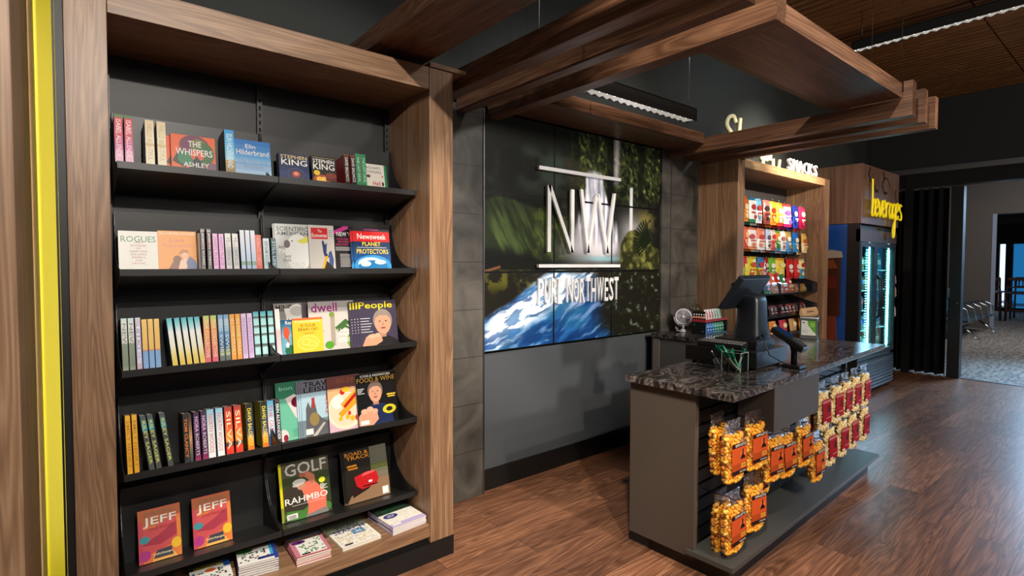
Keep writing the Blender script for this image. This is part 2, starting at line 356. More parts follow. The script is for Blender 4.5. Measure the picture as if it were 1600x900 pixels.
# ceiling of wooden slats along Y, on a dark backing, with two panel joints
b = MB(); b.box(-3, 9.4, -5, 3.0, ZC+.05, ZC+.12, 0)
x = 3.0
while x < 9.38:
    for y0, y1 in ((-5, -1.6), (-1.585, 1.15), (1.165, 2.93)): b.box(x, x+.062, y0, y1, ZC, ZC+.05, 1)
    x += .105
struct('ceiling', b, [plain('ceiling_black', (12, 12, 12), .9), wood('slat_oak', 1, (70, 42, 20), (104, 66, 34), (134, 90, 50))])
b = MB(); b.box(9.36, 9.5, -5, 3.0, 2.93, 4.1); struct('wall_bulkhead', b, plain('bulkhead_paint', (30, 31, 33), .85))
# slate piers beside the video wall and the bright trim strips
b = MB(); b.box(1.545, 2.095, 2.86, 2.93, 0, 2.55); struct('wall_slate_left', b, slate)
b = MB(); b.box(4.06, 4.66, 2.86, 2.93, 0, 2.55); struct('wall_slate_right', b, slate)
b = MB(); b.box(2.095, 2.103, 2.85, 2.93, 0, 2.55); struct('trim_1', b, steel)
b = MB(); b.box(4.185, 4.193, 2.852, 2.86, .94, 2.55); struct('trim_2', b, steel)
b = MB(); b.box(2.103, 4.06, 2.905, 2.93, .14, .93); struct('wall_panel_below_video', b, plain('grey_panel', (70, 74, 79), .7, bump=.15, bscale=500))
b = MB(); b.box(2.103, 4.06, 2.89, 2.93, 0, .14); struct('baseboard_back', b, toe)
# left edge: wood clad return, yellow recess, dark reveal
b = MB(); b.box(-.7, -.099, 1.72, 2.93, 0, 3.2); struct('wall_wood_return', b, woodz, bevel=.002)
b = MB(); b.box(-.099, -.03, 2.90, 2.93, 0, 3.2); struct('wall_yellow', b, plain('yellow_paint', (238, 222, 0), .5))
b = MB(); b.box(-.029, -.006, 2.385, 2.93, 0, 3.2); struct('trim_dark_reveal', b, toe)

b = MB(); b.box(-.0365, -.0305, 2.405, 2.415, .1, 2.8); struct('trim_recess_strip', b, toe)

# ================================================================ BOOKSHELF UNIT
SX0, SX1 = .14, 1.405
LIPS = [1.92, 1.515, 1.13, .73, .335]
u = thing('bookshelf', 'tall walnut bookshelf unit with black steel magazine shelves beside the slate pier', 'bookshelf', (.77, 2.65, 0))
b = MB(); b.box(-.006, .112, 2.37, 2.9, .10, 2.64); b.build('side_post', woodz, u, .002)
b = MB(); b.box(1.405, 1.543, 2.37, 2.9, .10, 2.52); b.build('side_post', woodz, u, .002)
b = MB(); b.box(.113, 1.404, 2.372, 2.9, 2.413, 2.522); b.build('header', woodx, u, .002)
b = MB(); b.box(.113, 1.404, 2.374, 2.9, .13, .195); b.build('base_ledge', woodx, u, .002)
b = MB(); b.box(-.0, 1.545, 2.368, 2.9, 0, .099); b.box(.113, 1.404, 2.40, 2.9, .099, .13); b.build('plinth', toe, u)
b = MB(); b.box(.113, 1.404, 2.84, 2.9, .196, 2.412)
for z in (2.16, 1.75, 1.36, .96, .57): b.box(.14, 1.40, 2.836, 2.84, z, z+.003)
b.build('back_panel', plain('back_panel_black', (30, 30, 30), .5, bump=.1), u)
for xx in (.125, .722, 1.392):
    b = MB(); b.box(xx-.012, xx+.012, 2.815, 2.839, .2, 2.40, 0)
    for i in range(60): b.box(xx-.004, xx+.004, 2.8145, 2.8155, .25+i*.035, .27+i*.035, 1)
    b.build('upright', [shelfblack, plain('slot_black', (3, 3, 3), .9)], u)
def shelf(x0, x1, zl):
    b = MB()
    yb, zb = 2.80, zl-.085
    # tray plate sloping down to the back, front lip, raised back plate
    b.add([(x0, 2.50, zl-.018), (x1, 2.50, zl-.018), (x1, yb, zb), (x0, yb, zb), (x0, 2.50, zl-.024), (x1, 2.50, zl-.024), (x1, yb, zb-.006), (x0, yb, zb-.006)],
          [(0, 1, 2, 3), (7, 6, 5, 4), (4, 5, 1, 0)])
    b.box(x0, x1, 2.494, 2.50, zl-.026, zl)
    b.box(x0, x1, yb, yb+.006, zb-.006, zl+.24)
    return b, yb, zb
def wing(x, zl):
    """curved side bracket sweeping from the back plate top down to the lip"""
    P = [(2.50, zl-.02)]; n = 12
    for i in range(n+1):
        q = i/n; P.append((2.50+.27*math.sin(q*math.pi/2)**.75, zl+.24*(1-math.cos(q*math.pi/2))))
    P += [(2.80, zl+.24), (2.80, zl-.13)]
    return P
for k, zl in enumerate(LIPS):
    for x0, x1 in ((SX0, .712), (.716, SX1-.006)):
        b, yb, zb = shelf(x0, x1, zl); sh = b.build('shelf', shelfblack, u)
        for xs in (x0, x1-.003):
            wb = MB(Matrix.Translation((xs, 0, 0)) @ Matrix(((0, 1, 0, 0), (1, 0, 0, 0), (0, 0, 1, 0), (0, 0, 0, 1))))
            wb.prism(wing(xs, zl), .003); wb.build('side_bracket', shelfblack, sh)

# ================================================================ VIDEO WALL
VX0, VX1, VZ0, VZ1 = 2.108, 4.052, .945, 2.553
rng = np.random.RandomState(3)
def vnoise(u_, v_, fu, fv, seed):
    g = np.random.RandomState(seed).rand(64, 64)
    x_ = u_*fu; y_ = v_*fv; xi = np.floor(x_).astype(int); yi = np.floor(y_).astype(int); xf = x_-xi; yf = y_-yi
    xf = xf*xf*(3-2*xf); yf = yf*yf*(3-2*yf); xi %= 64; yi %= 64
    a = g[yi, xi]; b_ = g[yi, (xi+1) % 64]; c = g[(yi+1) % 64, xi]; d = g[(yi+1) % 64, (xi+1) % 64]
    return (a*(1-xf)+b_*xf)*(1-yf)+(c*(1-xf)+d*xf)*yf
def fbm(u_, v_, fu, fv, seed, o=5):
    t = 0; a = .5
    for i in range(o): t = t+a*vnoise(u_, v_, fu*2**i, fv*2**i, seed+i); a *= .5
    return t/.97
def sst(a, b_, x_): 
    t = np.clip((x_-a)/(b_-a), 0, 1); return t*t*(3-2*t)
def waterfall(u_, v_):
    """view of a wooded waterfall: u right, v up, both 0..1"""
    def mixc(c, col, k): return c*(1-k[..., None])+np.array(col, float)*k[..., None]
    n = fbm(u_, v_, 9, 9, 1); nf = fbm(u_, v_, 40, 40, 9); ns = fbm(u_, v_, 60, 14, 21)
    c = np.zeros(u_.shape+(3,))+np.array([16, 17, 13])
    c = mixc(c, (46, 54, 46), sst(.30, .62, n)*sst(.64, .74, v_)*(1-sst(.84, .92, v_))*(1-sst(.36, .44, u_)))  # grey-green haze of a screen reflection, painted into the picture
    c = mixc(c, (52, 44, 40), sst(.35, .7, n)*sst(.36, .42, u_)*(1-sst(.5, .56, u_))*sst(.5, .56, v_)*(1-sst(.82, .9, v_))*.9)
    colm = .5+.5*np.sin(u_*62+3*n)+.35*np.sin(u_*27)
    nt = fbm(u_+.3*v_, v_-.2*u_, 70, 50, 33)
    tree = sst(.0, .55, colm+.7*(n-.4))*sst(.41, .47, u_+.04*(n-.5))*sst(.66, .73, v_+.1*(n-.5))*(1-sst(.93, 1, v_)*.6)
    c = mixc(c, (50, 58, 30), tree*sst(.34, .56, nt)); c = mixc(c, (92, 95, 50), tree*sst(.54, .70, nt)*.85); c = mixc(c, (150, 150, 80), tree*sst(.68, .78, nt)*.8)
    c = mixc(c, (34, 44, 18), sst(.42, .6, nf)*sst(.66, .74, v_)*(1-sst(.93, 1, v_))*sst(.38, .44, u_)*.5)
    gap = np.exp(-((u_-.695-.02*(v_-.9))/.018)**2)*sst(.74, .8, v_); c = mixc(c, (176, 164, 168), gap*.8)
    # moss slope on the left
    top = .665-.25*np.maximum(u_-.10, 0)*1.1-.5*np.maximum(.05-u_, 0)+.02*(n-.5)
    slope = (1-sst(top-.02, top, v_))*sst(.37, .43, v_+.05*(n-.5)-.14*(.33-u_))*(1-sst(.32, .40, u_))
    fib = fbm(u_+v_*.5, v_-u_*.35, 50, 8, 41)
    c = mixc(c, (50, 62, 32), slope*(.55+.45*sst(.35, .65, fib))); c = mixc(c, (88, 102, 54), slope*sst(.55, .75, fib)*.6)
    c = mixc(c, (84, 92, 34), sst(.5, .62, fbm(u_, v_, 26, 26, 51))*sst(.20, .26, u_)*(1-sst(.38, .44, u_))*sst(.38, .42, v_)*(1-sst(.6, .66, v_))*.6)
    # falls
    wd = .05+.085*(1-sst(.45, .80, v_)); cx = .565+.01*np.sin(v_*14)
    fall = (1-sst(wd*.8, wd*1.15, np.abs(u_-cx)+.03*(ns-.5)))*sst(.40, .46, v_)*(1-sst(.78, .815, v_-.02*(1-((u_-cx)/.06)**2)))
    st = fbm(u_, v_, 70, 6, 61)
    c = mixc(c, (206, 204, 216), fall*(.72+.28*sst(.3, .6, st))); c = mixc(c, (250, 250, 255), fall*sst(.5, .7, st)*.8); c = mixc(c, (140, 132, 150), fall*(1-sst(.3, .46, st))*.5)
    refl_bar = (1-sst(.008, .013, np.abs(u_-.793)))*sst(.5, .55, v_)*(1-sst(.76, .775, v_)); c = mixc(c, (226, 224, 224), refl_bar*.92)  # pale vertical bar: a light reflection on the screens, painted in
    mist = np.exp(-((u_-.58)/.16)**2-((v_-.43)/.06)**2)+.75*np.exp(-((u_-.80)/.09)**2-((v_-.54)/.09)**2); c = mixc(c, (206, 200, 204), np.clip(mist*(.7+.4*n), 0, .88))
    mist2 = np.exp(-((u_-.47)/.07)**2-((v_-.46)/.1)**2)*.5; c = mixc(c, (150, 148, 146), mist2)
    sun = np.exp(-((u_-.90)/.06)**2-((v_-.60)/.06)**2)*.65; c = mixc(c, (170, 150, 70), sun*sst(.3, .6, nf))
    # pool strip
    pool = np.exp(-((u_-.62)/.12)**2-((v_-.395)/.012)**2); c = mixc(c, (120, 176, 186), pool*.8)
    # mossy boulders on the right
    bt = .50+.05*np.sin((u_-.72)*16)-.9*np.maximum(.76-u_, 0)+.02*(nf-.5)
    rock = (1-sst(bt-.012, bt+.004, v_))*sst(.715, .735, u_)*sst(.325, .345, v_)
    c = mixc(c, (38, 38, 18), rock); nr = fbm(u_, v_, 44, 36, 91); c = mixc(c, (78, 80, 38), rock*sst(.42, .60, nr)*.9); c = mixc(c, (126, 122, 62), rock*sst(.60, .74, nr)*.8)
    for i in range(13):     # fern fronds
        q = 2.0+i*.17; d = (u_-.93)*math.cos(q)+(v_-.50)*math.sin(q); p = -(u_-.93)*math.sin(q)+(v_-.50)*math.cos(q)+.9*d*d
        fr = (1-sst(.002, .006, np.abs(p)-.003*(1-d/.12)))*(d > 0)*(d < .115); c = mixc(c, (18, 26, 10), fr*.95)
    # lower river
    low = 1-sst(.335, .35, v_+.01*(n-.5)); c = mixc(c, (24, 22, 15), low)
    c = mixc(c, (92, 88, 26), low*sst(.5, .64, fbm(u_, v_, 22, 22, 71))*sst(.22, .3, v_)*(1-sst(.42, .5, u_))*.9)
    edge = .12+.55*np.clip(u_, 0, .34)+.05*(n-.5)
    riv = low*(1-sst(edge-.01, edge+.02, v_-.02))*(1-sst(.50, .64, u_+.35*(v_-.15)+.14*(n-.5)))
    wx = u_+.05*(fbm(u_, v_, 5, 5, 77)-.5); wy = v_-u_*.50+.10*(fbm(u_, v_, 6, 6, 78)-.5)
    flow = fbm(wx*.8+v_*.8, wy, 9, 34, 81); fl2 = fbm(wx, wy, 14, 60, 84)
    c = mixc(c, (16, 52, 104), riv); c = mixc(c, (36, 96, 156), riv*sst(.36, .62, flow)*.8); c = mixc(c, (112, 156, 196), riv*sst(.56, .74, fl2)*.7)
    c = mixc(c, (14, 74, 92), riv*sst(.45, .65, n)*.35)
    foam = np.exp(-(((v_-edge+.06))/.065)**2)*sst(-.02, .06, u_)*(1-sst(.44, .54, u_)); c = mixc(c, (236, 240, 246), riv*np.clip(foam*1.5*(.25+1.1*sst(.34, .58, fl2)), 0, 1))
    fo2 = low*np.exp(-((u_-.36)/.10)**2-((v_-.27)/.05)**2)+low*np.exp(-((u_-.52)/.05)**2-((v_-.30)/.035)**2)*.8
    c = mixc(c, (236, 238, 244), np.clip(fo2*(.2+1.3*sst(.4, .6, fl2)), 0, 1))
    c = mixc(c, (120, 140, 190), low*sst(.46, .62, fl2)*np.exp(-((u_-.52)/.12)**2-((v_-.17)/.08)**2)*.8)
    c = mixc(c, (30, 22, 20), low*np.exp(-((u_-.30)/.03)**2-((v_-.255)/.018)**2)*.7)
    c = mixc(c, (36, 44, 20), low*sst(.5, .65, nf)*sst(.6, .72, u_)*.6); c = mixc(c, (130, 132, 138), low*sst(.66, .74, nf)*sst(.62, .72, u_)*.6)
    lg = (1-sst(.004, .008, np.abs((v_-.335)-(u_-.0)*.28)))*(u_ < .075); c = mixc(c, (132, 84, 56), lg*.8)
    return np.clip(c, 0, 255)
scr = printed('screen_picture', .42, emis=.34, spec=.25)
bez = plain('screen_bezel', (10, 10, 10), .4)
names = [['bottom left', 'bottom middle', 'bottom right'], ['middle left', 'centre', 'middle right'], ['top left', 'top middle', 'top right']]
pics = [['blue river water', 'white rapids and blue water', 'dark rocks by the river'], ['a mossy green slope', 'the waterfall', 'mossy boulders and a fern'], ['dark forest under a painted grey reflection', 'tree tops above the waterfall', 'sunlit trees']]
cw, ch = (VX1-VX0)/3, (VZ1-VZ0)/3
for j in range(3):
    for i in range(3):
        x0, z0 = VX0+i*cw, VZ0+j*ch
        t = thing('video_display', names[j][i]+' screen of the nine-panel video wall, showing '+pics[j][i], 'screen', (x0+cw/2, 2.915, z0), group='screens of the video wall')
        b = MB(); b.box(x0+.001, x0+cw-.001, 2.875, 2.93, z0+.001, z0+ch-.001); b.build('bezel', bez, t)
        nx, nz = 130, 108; mg = .0075
        xs = np.linspace(x0+mg, x0+cw-mg, nx+1); zs = np.linspace(z0+mg, z0+ch-mg, nz+1)
        X, Z = np.meshgrid(xs, zs); me = bpy.data.meshes.new('screen')
        loc = Vector((x0+cw/2, 2.915, z0))
        V = np.stack([X-loc.x, np.full_like(X, 2.8745-loc.y), Z-loc.z], -1).reshape(-1, 3)
        idx = np.arange((nx+1)*(nz+1)).reshape(nz+1, nx+1)
        F = np.stack([idx[:-1, :-1], idx[:-1, 1:], idx[1:, 1:], idx[1:, :-1]], -1).reshape(-1, 4)
        me.from_pydata(V.tolist(), [], F.tolist()); me.materials.append(scr)
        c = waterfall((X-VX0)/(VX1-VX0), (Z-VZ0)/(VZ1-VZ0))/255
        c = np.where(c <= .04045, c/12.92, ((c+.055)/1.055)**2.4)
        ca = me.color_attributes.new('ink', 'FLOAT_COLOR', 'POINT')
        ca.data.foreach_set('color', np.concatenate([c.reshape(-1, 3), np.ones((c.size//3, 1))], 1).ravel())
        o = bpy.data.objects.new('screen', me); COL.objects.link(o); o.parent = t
# raised logo standing off the screens
lw = plain('letter_white', (252, 252, 252), .4)
t = thing('logo_sign', 'raised white NW logo between two bars with PURE NORTHWEST under it on video wall', 'sign', (3.1, 2.87, 1.25))
LY = 2.835
def lx(px): return at(px, 345, 1, LY).x
def lz(px, py): return at(px, py, 1, LY).z
bx0, bx1 = lx(842.4), lx(969.8)
b = MB(); b.box(bx0, bx1, LY, LY+.025, 2.208, 2.234); b.build('bar', lw, t)
b = MB(); b.box(bx0, bx1, LY, LY+.025, 1.512, 1.536); b.build('bar', lw, t)
zt, z0 = 2.105, 1.625
def stroke_letter(polys):
    b = MB()
    for P in polys: b.prism(P, .016, M=Matrix.Translation((0, LY, 0)))
    b.build('letter', lw, t)
def sl(pa, pb, za=zt, zb=z0, wd=.034): xa, xb = lx(pa), lx(pb); return [(xa-wd/2, za), (xa+wd/2, za), (xb+wd/2, zb), (xb-wd/2, zb)]
stroke_letter([sl(858.5, 858.5), sl(895, 895, zt-.01), sl(859, 894.5)])
stroke_letter([sl(909, 920, wd=.03), sl(933, 920, zt-.03, wd=.03), sl(935, 950, zt-.02, wd=.03), sl(960.5, 950, wd=.03)])
cs_ = 'PURE NORTHWEST'; wl = {'N': 1.15, 'W': 1.4, 'E': .85, 'T': .95, ' ': .6}
tot = sum(wl.get(c, 1) for c in cs_); sc_ = (bx1-bx0)/tot; xx = bx0
for chh in cs_:
    ww = wl.get(chh, 1)*sc_
    if chh != ' ':
        dz = random.uniform(-.008, .008)
        b = MB(); b.text(chh, xx+.006, xx+ww-.006, 1.25+dz, 1.435+dz, 0, M=Matrix.Translation((0, LY+.01, 0)), thick=.014, bold=.012); b.build('letter', lw, t)
    xx += ww

# ================================================================ CANOPY
t = thing('canopy', 'suspended walnut canopy frame of beams and flat boards over the sales counter', 'canopy', (2.8, 2.0, 2.49))
def beam(x0, x1, y0, y1, z0=2.49, z1=2.606, nm='beam', mt=None, step=0):
    b = MB()
    if step:   # taller block at the front end, where the flat board is let in
        P = [(y0, z0), (y1, z0), (y1, z1), (step, z1), (step, 2.71), (y0, 2.71)]
        b.prism(P, x1-x0, M=Matrix.Translation((x0, 0, 0)) @ Matrix(((0, 1, 0, 0), (1, 0, 0, 0), (0, 0, 1, 0), (0, 0, 0, 1))))
    else: b.box(x0, x1, y0, y1, z0, z1)
    return b.build(nm, mt or redy, t, .002)
beam(1.62, 1.70, -.4, 2.853, 2.47, 2.582); beam(1.885, 1.955, .985, 2.853, step=1.10); beam(2.13, 2.215, .99, 2.853, step=1.10)
for x0, st in ((4.14, 1.105), (4.40, 1.5), (4.655, 1.5)): beam(x0, x0+.075, 1.055, 2.853, step=st)
beam(2.216, 4.134, 1.11, 1.49, 2.607, 2.70, 'board', redx)
beam(2.216, 4.134, 1.495, 1.56, 2.63, 2.70, 'board', plain('pale_edge_board', (122, 108, 86), .6))
b = MB(); b.box(1.405, 1.62, 2.36, 2.855, 2.524, 2.545); b.build('cap_board', woodx, t)
beam(2.216, 4.134, 2.50, 2.853, 2.552, 2.64, 'board', redx)
beam(1.13, 1.44, -.4, 2.853, 2.575, 2.665, 'board', redy)
for x_, y_, z_, m_ in ((1.66, 1.35, 2.58, steel), (2.17, 2.4, 2.60, steel), (4.18, 1.3, 2.69, black), (4.44, 1.2, 2.70, black)):
    b = MB(); b.tube([(x_, y_, z_), (x_, y_, ZC)], .0018, 5); b.build('hanging_wire', m_, t)

# ================================================================ LAMPS
def linear_lamp(name, label, axis, a0, a1, c, z, wires, on=.5):
    t = thing(name, label, 'light', ((a0+a1)/2 if axis == 0 else c, c if axis == 0 else (a0+a1)/2, z))
    f = (lambda p, q, r_, s_, e, g, b, m=0, cc=(1, 1, 1): b.box(p, q, r_, s_, e, g, m)) if axis == 0 else (lambda p, q, r_, s_, e, g, b, m=0, cc=(1, 1, 1): b.box(r_, s_, p, q, e, g, m))
    b = MB(); f(a0, a1, c-.04, c-.034, z, z+.085, b); f(a0, a1, c+.034, c+.04, z, z+.085, b); f(a0, a1, c-.04, c+.04, z+.08, z+.086, b)
    f(a0, a0+.006, c-.04, c+.04, z, z+.085, b); f(a1-.006, a1, c-.04, c+.04, z, z+.085, b); b.build('housing', black, t)
    b = MB(); n = int((a1-a0)/.035); V = []      # one folded reflector ribbon
    for i in range(n+1):
        q = a0+.02+i*(a1-a0-.04)/n; zz = z-.002 if i % 2 else z+.011
        V += [(q, c-.033, zz), (q, c+.033, zz)] if axis == 0 else [(c-.033, q, zz), (c+.033, q, zz)]
    b.add(V, [(2*i, 2*i+1, 2*i+3, 2*i+2) for i in range(n) ])
    b.build('louvre', plain('louvre_metal', (215, 215, 220), .25, metal=.6, emit=(255, 246, 232), es=.35), t)
    b = MB(); f(a0+.01, a1-.01, c-.03, c+.03, z+.012, z+.016, b); b.build('diffuser', plain('lamp_tube_'+name, (230, 230, 235), .5, emit=(255, 244, 225), es=on), t)
    for wx in wires:
        p = (wx, c, 0) if axis == 0 else (c, wx, 0)
        b = MB(); b.tube([(p[0], p[1], z+.086), (p[0], p[1], ZC)], .0035, 5); b.build('suspension_rod', steel if axis == 0 else black, t)
linear_lamp('pendant_light', 'black linear pendant lamp hanging inside the canopy opening', 0, 2.25, 3.47, 2.2, 2.56, (3.43, 2.5), 3)
linear_lamp('ceiling_track_light', 'long black louvred linear lamp under the slatted wooden ceiling', 1, -3.5, 1.90, 5.62, 3.50, (1.83, -.2), 3)

# ================================================================ COUNTER
t = thing('sales_counter', 'L-shaped taupe sales counter with black marble worktop in the middle of the shop', 'counter', tuple(CT @ Vector((3.5, 1.5, 0))), (0, 0, R(2.2)))
def cbuild(fn, nm, mt, par=None, bev=0):
    b = MB(CT); fn(b); return b.build(nm, mt, par or t, bev)
def f(b):
    P = [(2.37, 1.15), (4.755, 1.15), (4.755, 1.60), (4.64, 1.60), (4.64, 2.66), (3.985, 2.68), (3.985, 1.75), (2.37, 1.75)]
    b.add([(x, y, .94) for x, y in P]+[(x, y, .907) for x, y in P], [tuple(range(8)), tuple(range(15, 7, -1))]+[(i, 8+i, 8+(i+1) % 8, (i+1) % 8) for i in range(8)])
cbuild(f, 'worktop', marble, bev=.002)
cbuild(lambda b: b.box(2.41, 2.445, 1.36, 1.745, .08, .906), 'end_panel', brown, bev=.001)
cbuild(lambda b: b.box(2.446, 4.60, 1.70, 1.735, .08, .906), 'back_panel', brown)
cbuild(lambda b: b.box(4.60, 4.635, 1.36, 1.735, .08, .906), 'end_panel', brown)
cbuild(lambda b: b.box(2.85, 3.475, 1.165, 1.359, .665, .906), 'box_front', brown, bev=.001)
def f(b):
    b.box(2.446, 4.60, 1.40, 1.43, .125, .906)
    for i in range(10): b.box(2.446, 4.60, 1.375, 1.40, .14+i*.075, .14+i*.075+.06)
cbuild(f, 'slatwall', plain('slatwall_black', (13, 13, 13), .45))
cbuild(lambda b: b.box(2.40, 4.705, 1.155, 1.399, .095, .12), 'platform', plain('platform_grey', (74, 74, 72), .4, bump=.2, bscale=300), bev=.001)
cbuild(lambda b: b.box(2.455, 4.60, 1.20, 1.65, 0, .079) or b.box(2.455, 4.60, 1.20, 1.36, .079, .095), 'plinth', toe)
def f(b):
    b.box(4.0, 4.03, 1.75, 2.68, .08, .906); 
cbuild(f, 'side_panel', gray)
cbuild(lambda b: b.box(3.995, 4.005, 2.60, 2.665, .0, .906), 'edge_strip', plain('pale_edge', (120, 112, 104), .6))
cbuild(lambda b: b.box(4.03, 4.62, 1.75, 2.62, .0, .90), 'cabinet_body', gray)
# ================================================================ BOOKS AND MAGAZINES
paper = plain('paper_edges', (226, 220, 205), .8)
K = dict(k=(18, 18, 20), w=(240, 238, 232), r=(190, 40, 40), y=(240, 200, 60), o=(240, 150, 60), b=(40, 80, 150), t=(120, 200, 205), g=(40, 150, 80), p=(220, 150, 200))
def plate_z(lip, y): return LIPS[lip]-.018-.067*(y-2.50)/.30+.003
def spine_book(lip, xa, xb, ytop, bands, cover, title=None, tcol=(240, 240, 240), lean=0, y=2.645, d=.113, label='', group=None, xm=None, frame=None, tz=(.1, .9), src=None, grad=True):
    """a book standing spine outwards; xa..xb are its photograph edges half way up"""
    ym = frame
    x0 = at(xa, ym, 1, y).x; x1 = at(xb, ym, 1, y).x; w = x1-x0
    z0 = plate_z(lip, y); zt = at((xa+xb)/2, ytop, 1, y+.03).z
    lean = 0 if lean > 0 else (lean*.35 if lean > -4 else lean)
    h = (zt-z0)/math.cos(R(9)); xc = (x0+x1)/2-math.tan(R(lean))*h/2
    loc = (xc, y, z0); rot = (R(-9), R(lean), 0)
    if src: return dup(src, loc, rot, label, group), w
    t = thing('book', label, 'book', loc, rot, group); M = RM4[t.name]
    T = M @ Matrix.Translation((-w/2, 0, 0)); b = MB(); cc = C3(*cover)
    bt = .0016
    b.box(0, bt, 0, d, 0, h, 0, cc, T); b.box(w-bt, w, 0, d, 0, h, 0, cc, T); b.box(bt, w-bt, 0, bt, 0, h, 0, cc, T)
    spec = []
    for i in range(len(bands)-1):
        (a, ca), (a2, cb) = bands[i], bands[i+1]
        spec.append(('g', 0.02, 1-a2, .98, 1-a, cb, ca) if grad else ('r', 0.02, 1-a2, .98, 1-a, ca))
    if title: spec.append(('v', title, .22, 1-tz[1], .80, 1-tz[0], tcol))
    art(b, w, h, lift(spec, hidden(lip, y, z0, h)), T); b.build('cover', ink, t)
    b = MB(); b.box(bt, w-bt, bt, d-.003, .003, h-.003, 0, (1, 1, 1), T); b.build('pages', paper, t)
    return keep(t), w
def face_book(lip, xa, xb, ytop, spec, back, label, name='book', cat='book', y=2.69, th=.02, tilt=10, frame=None, group=None, copies=0, clabel='', hh=None, dx=-.012):
    z0 = plate_z(lip, y); ym = frame
    x0 = at(xa, ym, 1, y).x; x1 = at(xb, ym, 1, y).x; w = x1-x0
    zt = at((xa+xb)/2, ytop, 1, y+.05).z; h = hh or (zt-z0)/math.cos(R(tilt))
    t = thing(name, label, cat, ((x0+x1)/2, y, z0), (R(-tilt), 0, 0), group); M = RM4[t.name]
    T = M @ Matrix.Translation((-w/2, 0, 0)); b = MB(); cc = C3(*back)
    bt = .0012 if name == 'book' else .0005
    b.box(0, w, 0, bt, 0, h, 0, cc, T); b.box(0, w, th-bt, th, 0, h, 0, cc, T); b.box(0, bt, bt, th-bt, 0, h, 0, cc, T)
    art(b, w, h, lift(spec, hidden(lip, y, z0, h)), T); b.build('cover', gloss if name == 'magazine' else ink, t)
    b = MB(); b.box(bt, w-.002, bt, th-bt, .002, h-.002, 0, (1, 1, 1), T); b.build('pages', paper, t)
    keep(t)
    for i in range(copies):
        off = (th+.0015)*(i+1)
        dup(t, ((x0+x1)/2+dx*(i+1), y+off, plate_z(lip, y+off)), (R(-tilt), 0, 0), clabel, group)
    return t
def lift(spec, f):
    """keep a cover's design in the part that stands above the shelf lip"""
    g = lambda z: f+(1-f)*z
    out = []
    for a in spec:
        t = a[0]; a = list(a)
        if t in 'rgq': a[4] = g(a[4]); a[2] = 0 if a[2] <= 0 else g(a[2])
        elif t == 'e': a[2] = g(a[2]); a[4] *= 1-f
        elif t == 'p': a[1] = [(x, g(z)) for x, z in a[1]]
        elif t in 'tv': a[3] = g(a[3]); a[5] = g(a[5])
        out.append(tuple(a))
    return out
def hidden(lip, y, z0, h): return max(0, min(.5, (CAM_H+(LIPS[lip]-CAM_H)*y/2.50-z0)/h))
def row(lip, ox, oy, s, frame, items):
    """items: (a, b, top, bands, cover, title, title colour, lean, label, group)"""
    for it in items:
        a, b_, tp, bands, cover, title, tc, lean, labels, group = it
        src = None
        for i, (aa, bb) in enumerate(zip(a, b_)):
            lb = labels[i] if isinstance(labels, (list, tuple)) else labels
            r_, w = spine_book(lip, ox+aa/s, ox+bb/s, oy+(tp[i] if isinstance(tp, (list, tuple)) else tp)/s, bands, cover, title, tc, lean, label=lb, group=group, frame=frame, src=src)
            src = src or r_
W_, K_ = (238, 236, 230), (20, 20, 22)
LR = ('left', 'right')
# --- top shelf
row(0, 160, 160, 6.154, 232, [
    ((122, 220), (205, 303), (112, 118), [(0, (70, 120, 60)), (.05, (70, 120, 60)), (.07, (206, 52, 60)), (.4, (206, 60, 90)), (.65, (190, 50, 130)), (.8, (226, 150, 190)), (1, (246, 236, 236))], (34, 30, 24), 'ISABEL ALLENDE', (250, 220, 225), 2, ['pink and red book with green top at far left end of top shelf', 'second pink and red book from the left end of top shelf'], 'pink books on the top shelf'),
    ((420, 528), (508, 628), (168, 176), [(0, (222, 200, 160)), (.5, (240, 228, 196)), (.55, (216, 180, 110)), (.6, (238, 226, 192)), (1, (232, 220, 186))], (170, 165, 152), 'HELLO BEAUTIFUL', (200, 180, 140), 2, ['left one of the two cream books on top shelf', 'right cream book, right against the orange face-out novel'], 'cream books on the top shelf')])
spine_book(0, 160+1190/6.154, 160+1284/6.154, 160+262/6.154, [(0, (40, 150, 220)), (.4, (90, 190, 230)), (.7, (160, 215, 235)), (.72, (200, 160, 90)), (1, (70, 80, 60))], (34, 60, 70), 'ELIN HILDERBRAND', (220, 240, 250), 2, y=2.63, label='light blue book standing spine out left of the blue and white face-out novel', frame=232)
wh = [('r', 0, 0, 1, 1, (232, 104, 52)), ('e', .52, .70, .34, .32, (120, 60, 90)), ('e', .62, .72, .2, .2, (120, 118, 70)), ('p', [(.02, .2), (.2, .62), (.42, .34), (.3, .02)], (60, 66, 60)), ('e', .75, .48, .22, .34, (70, 110, 62)), ('e', .34, .30, .20, .2, (52, 130, 90)), ('e', .58, .42, .16, .16, (226, 96, 60)), ('p', [(.35, .0), (.56, .4), (.8, .02)], (48, 52, 60)), ('e', .9, .12, .14, .12, (130, 90, 110)), ('t', 'THE', .38, .66, .68, .84, W_, .03), ('t', 'WHISPERS', .1, .40, .93, .60, W_, .03), ('t', 'ASHLEY', .26, .06, .84, .20, W_, .03)]
face_book(0, 160+668/6.154, 160+1098/6.154, 160+330/6.154, wh, (200, 60, 40), 'orange novel titled THE WHISPERS facing out on top shelf', frame=235, th=.028, copies=1, clabel='second copy of the orange novel, mostly hidden behind the first', group='orange novels on the top shelf', dx=-.018, y=2.67)
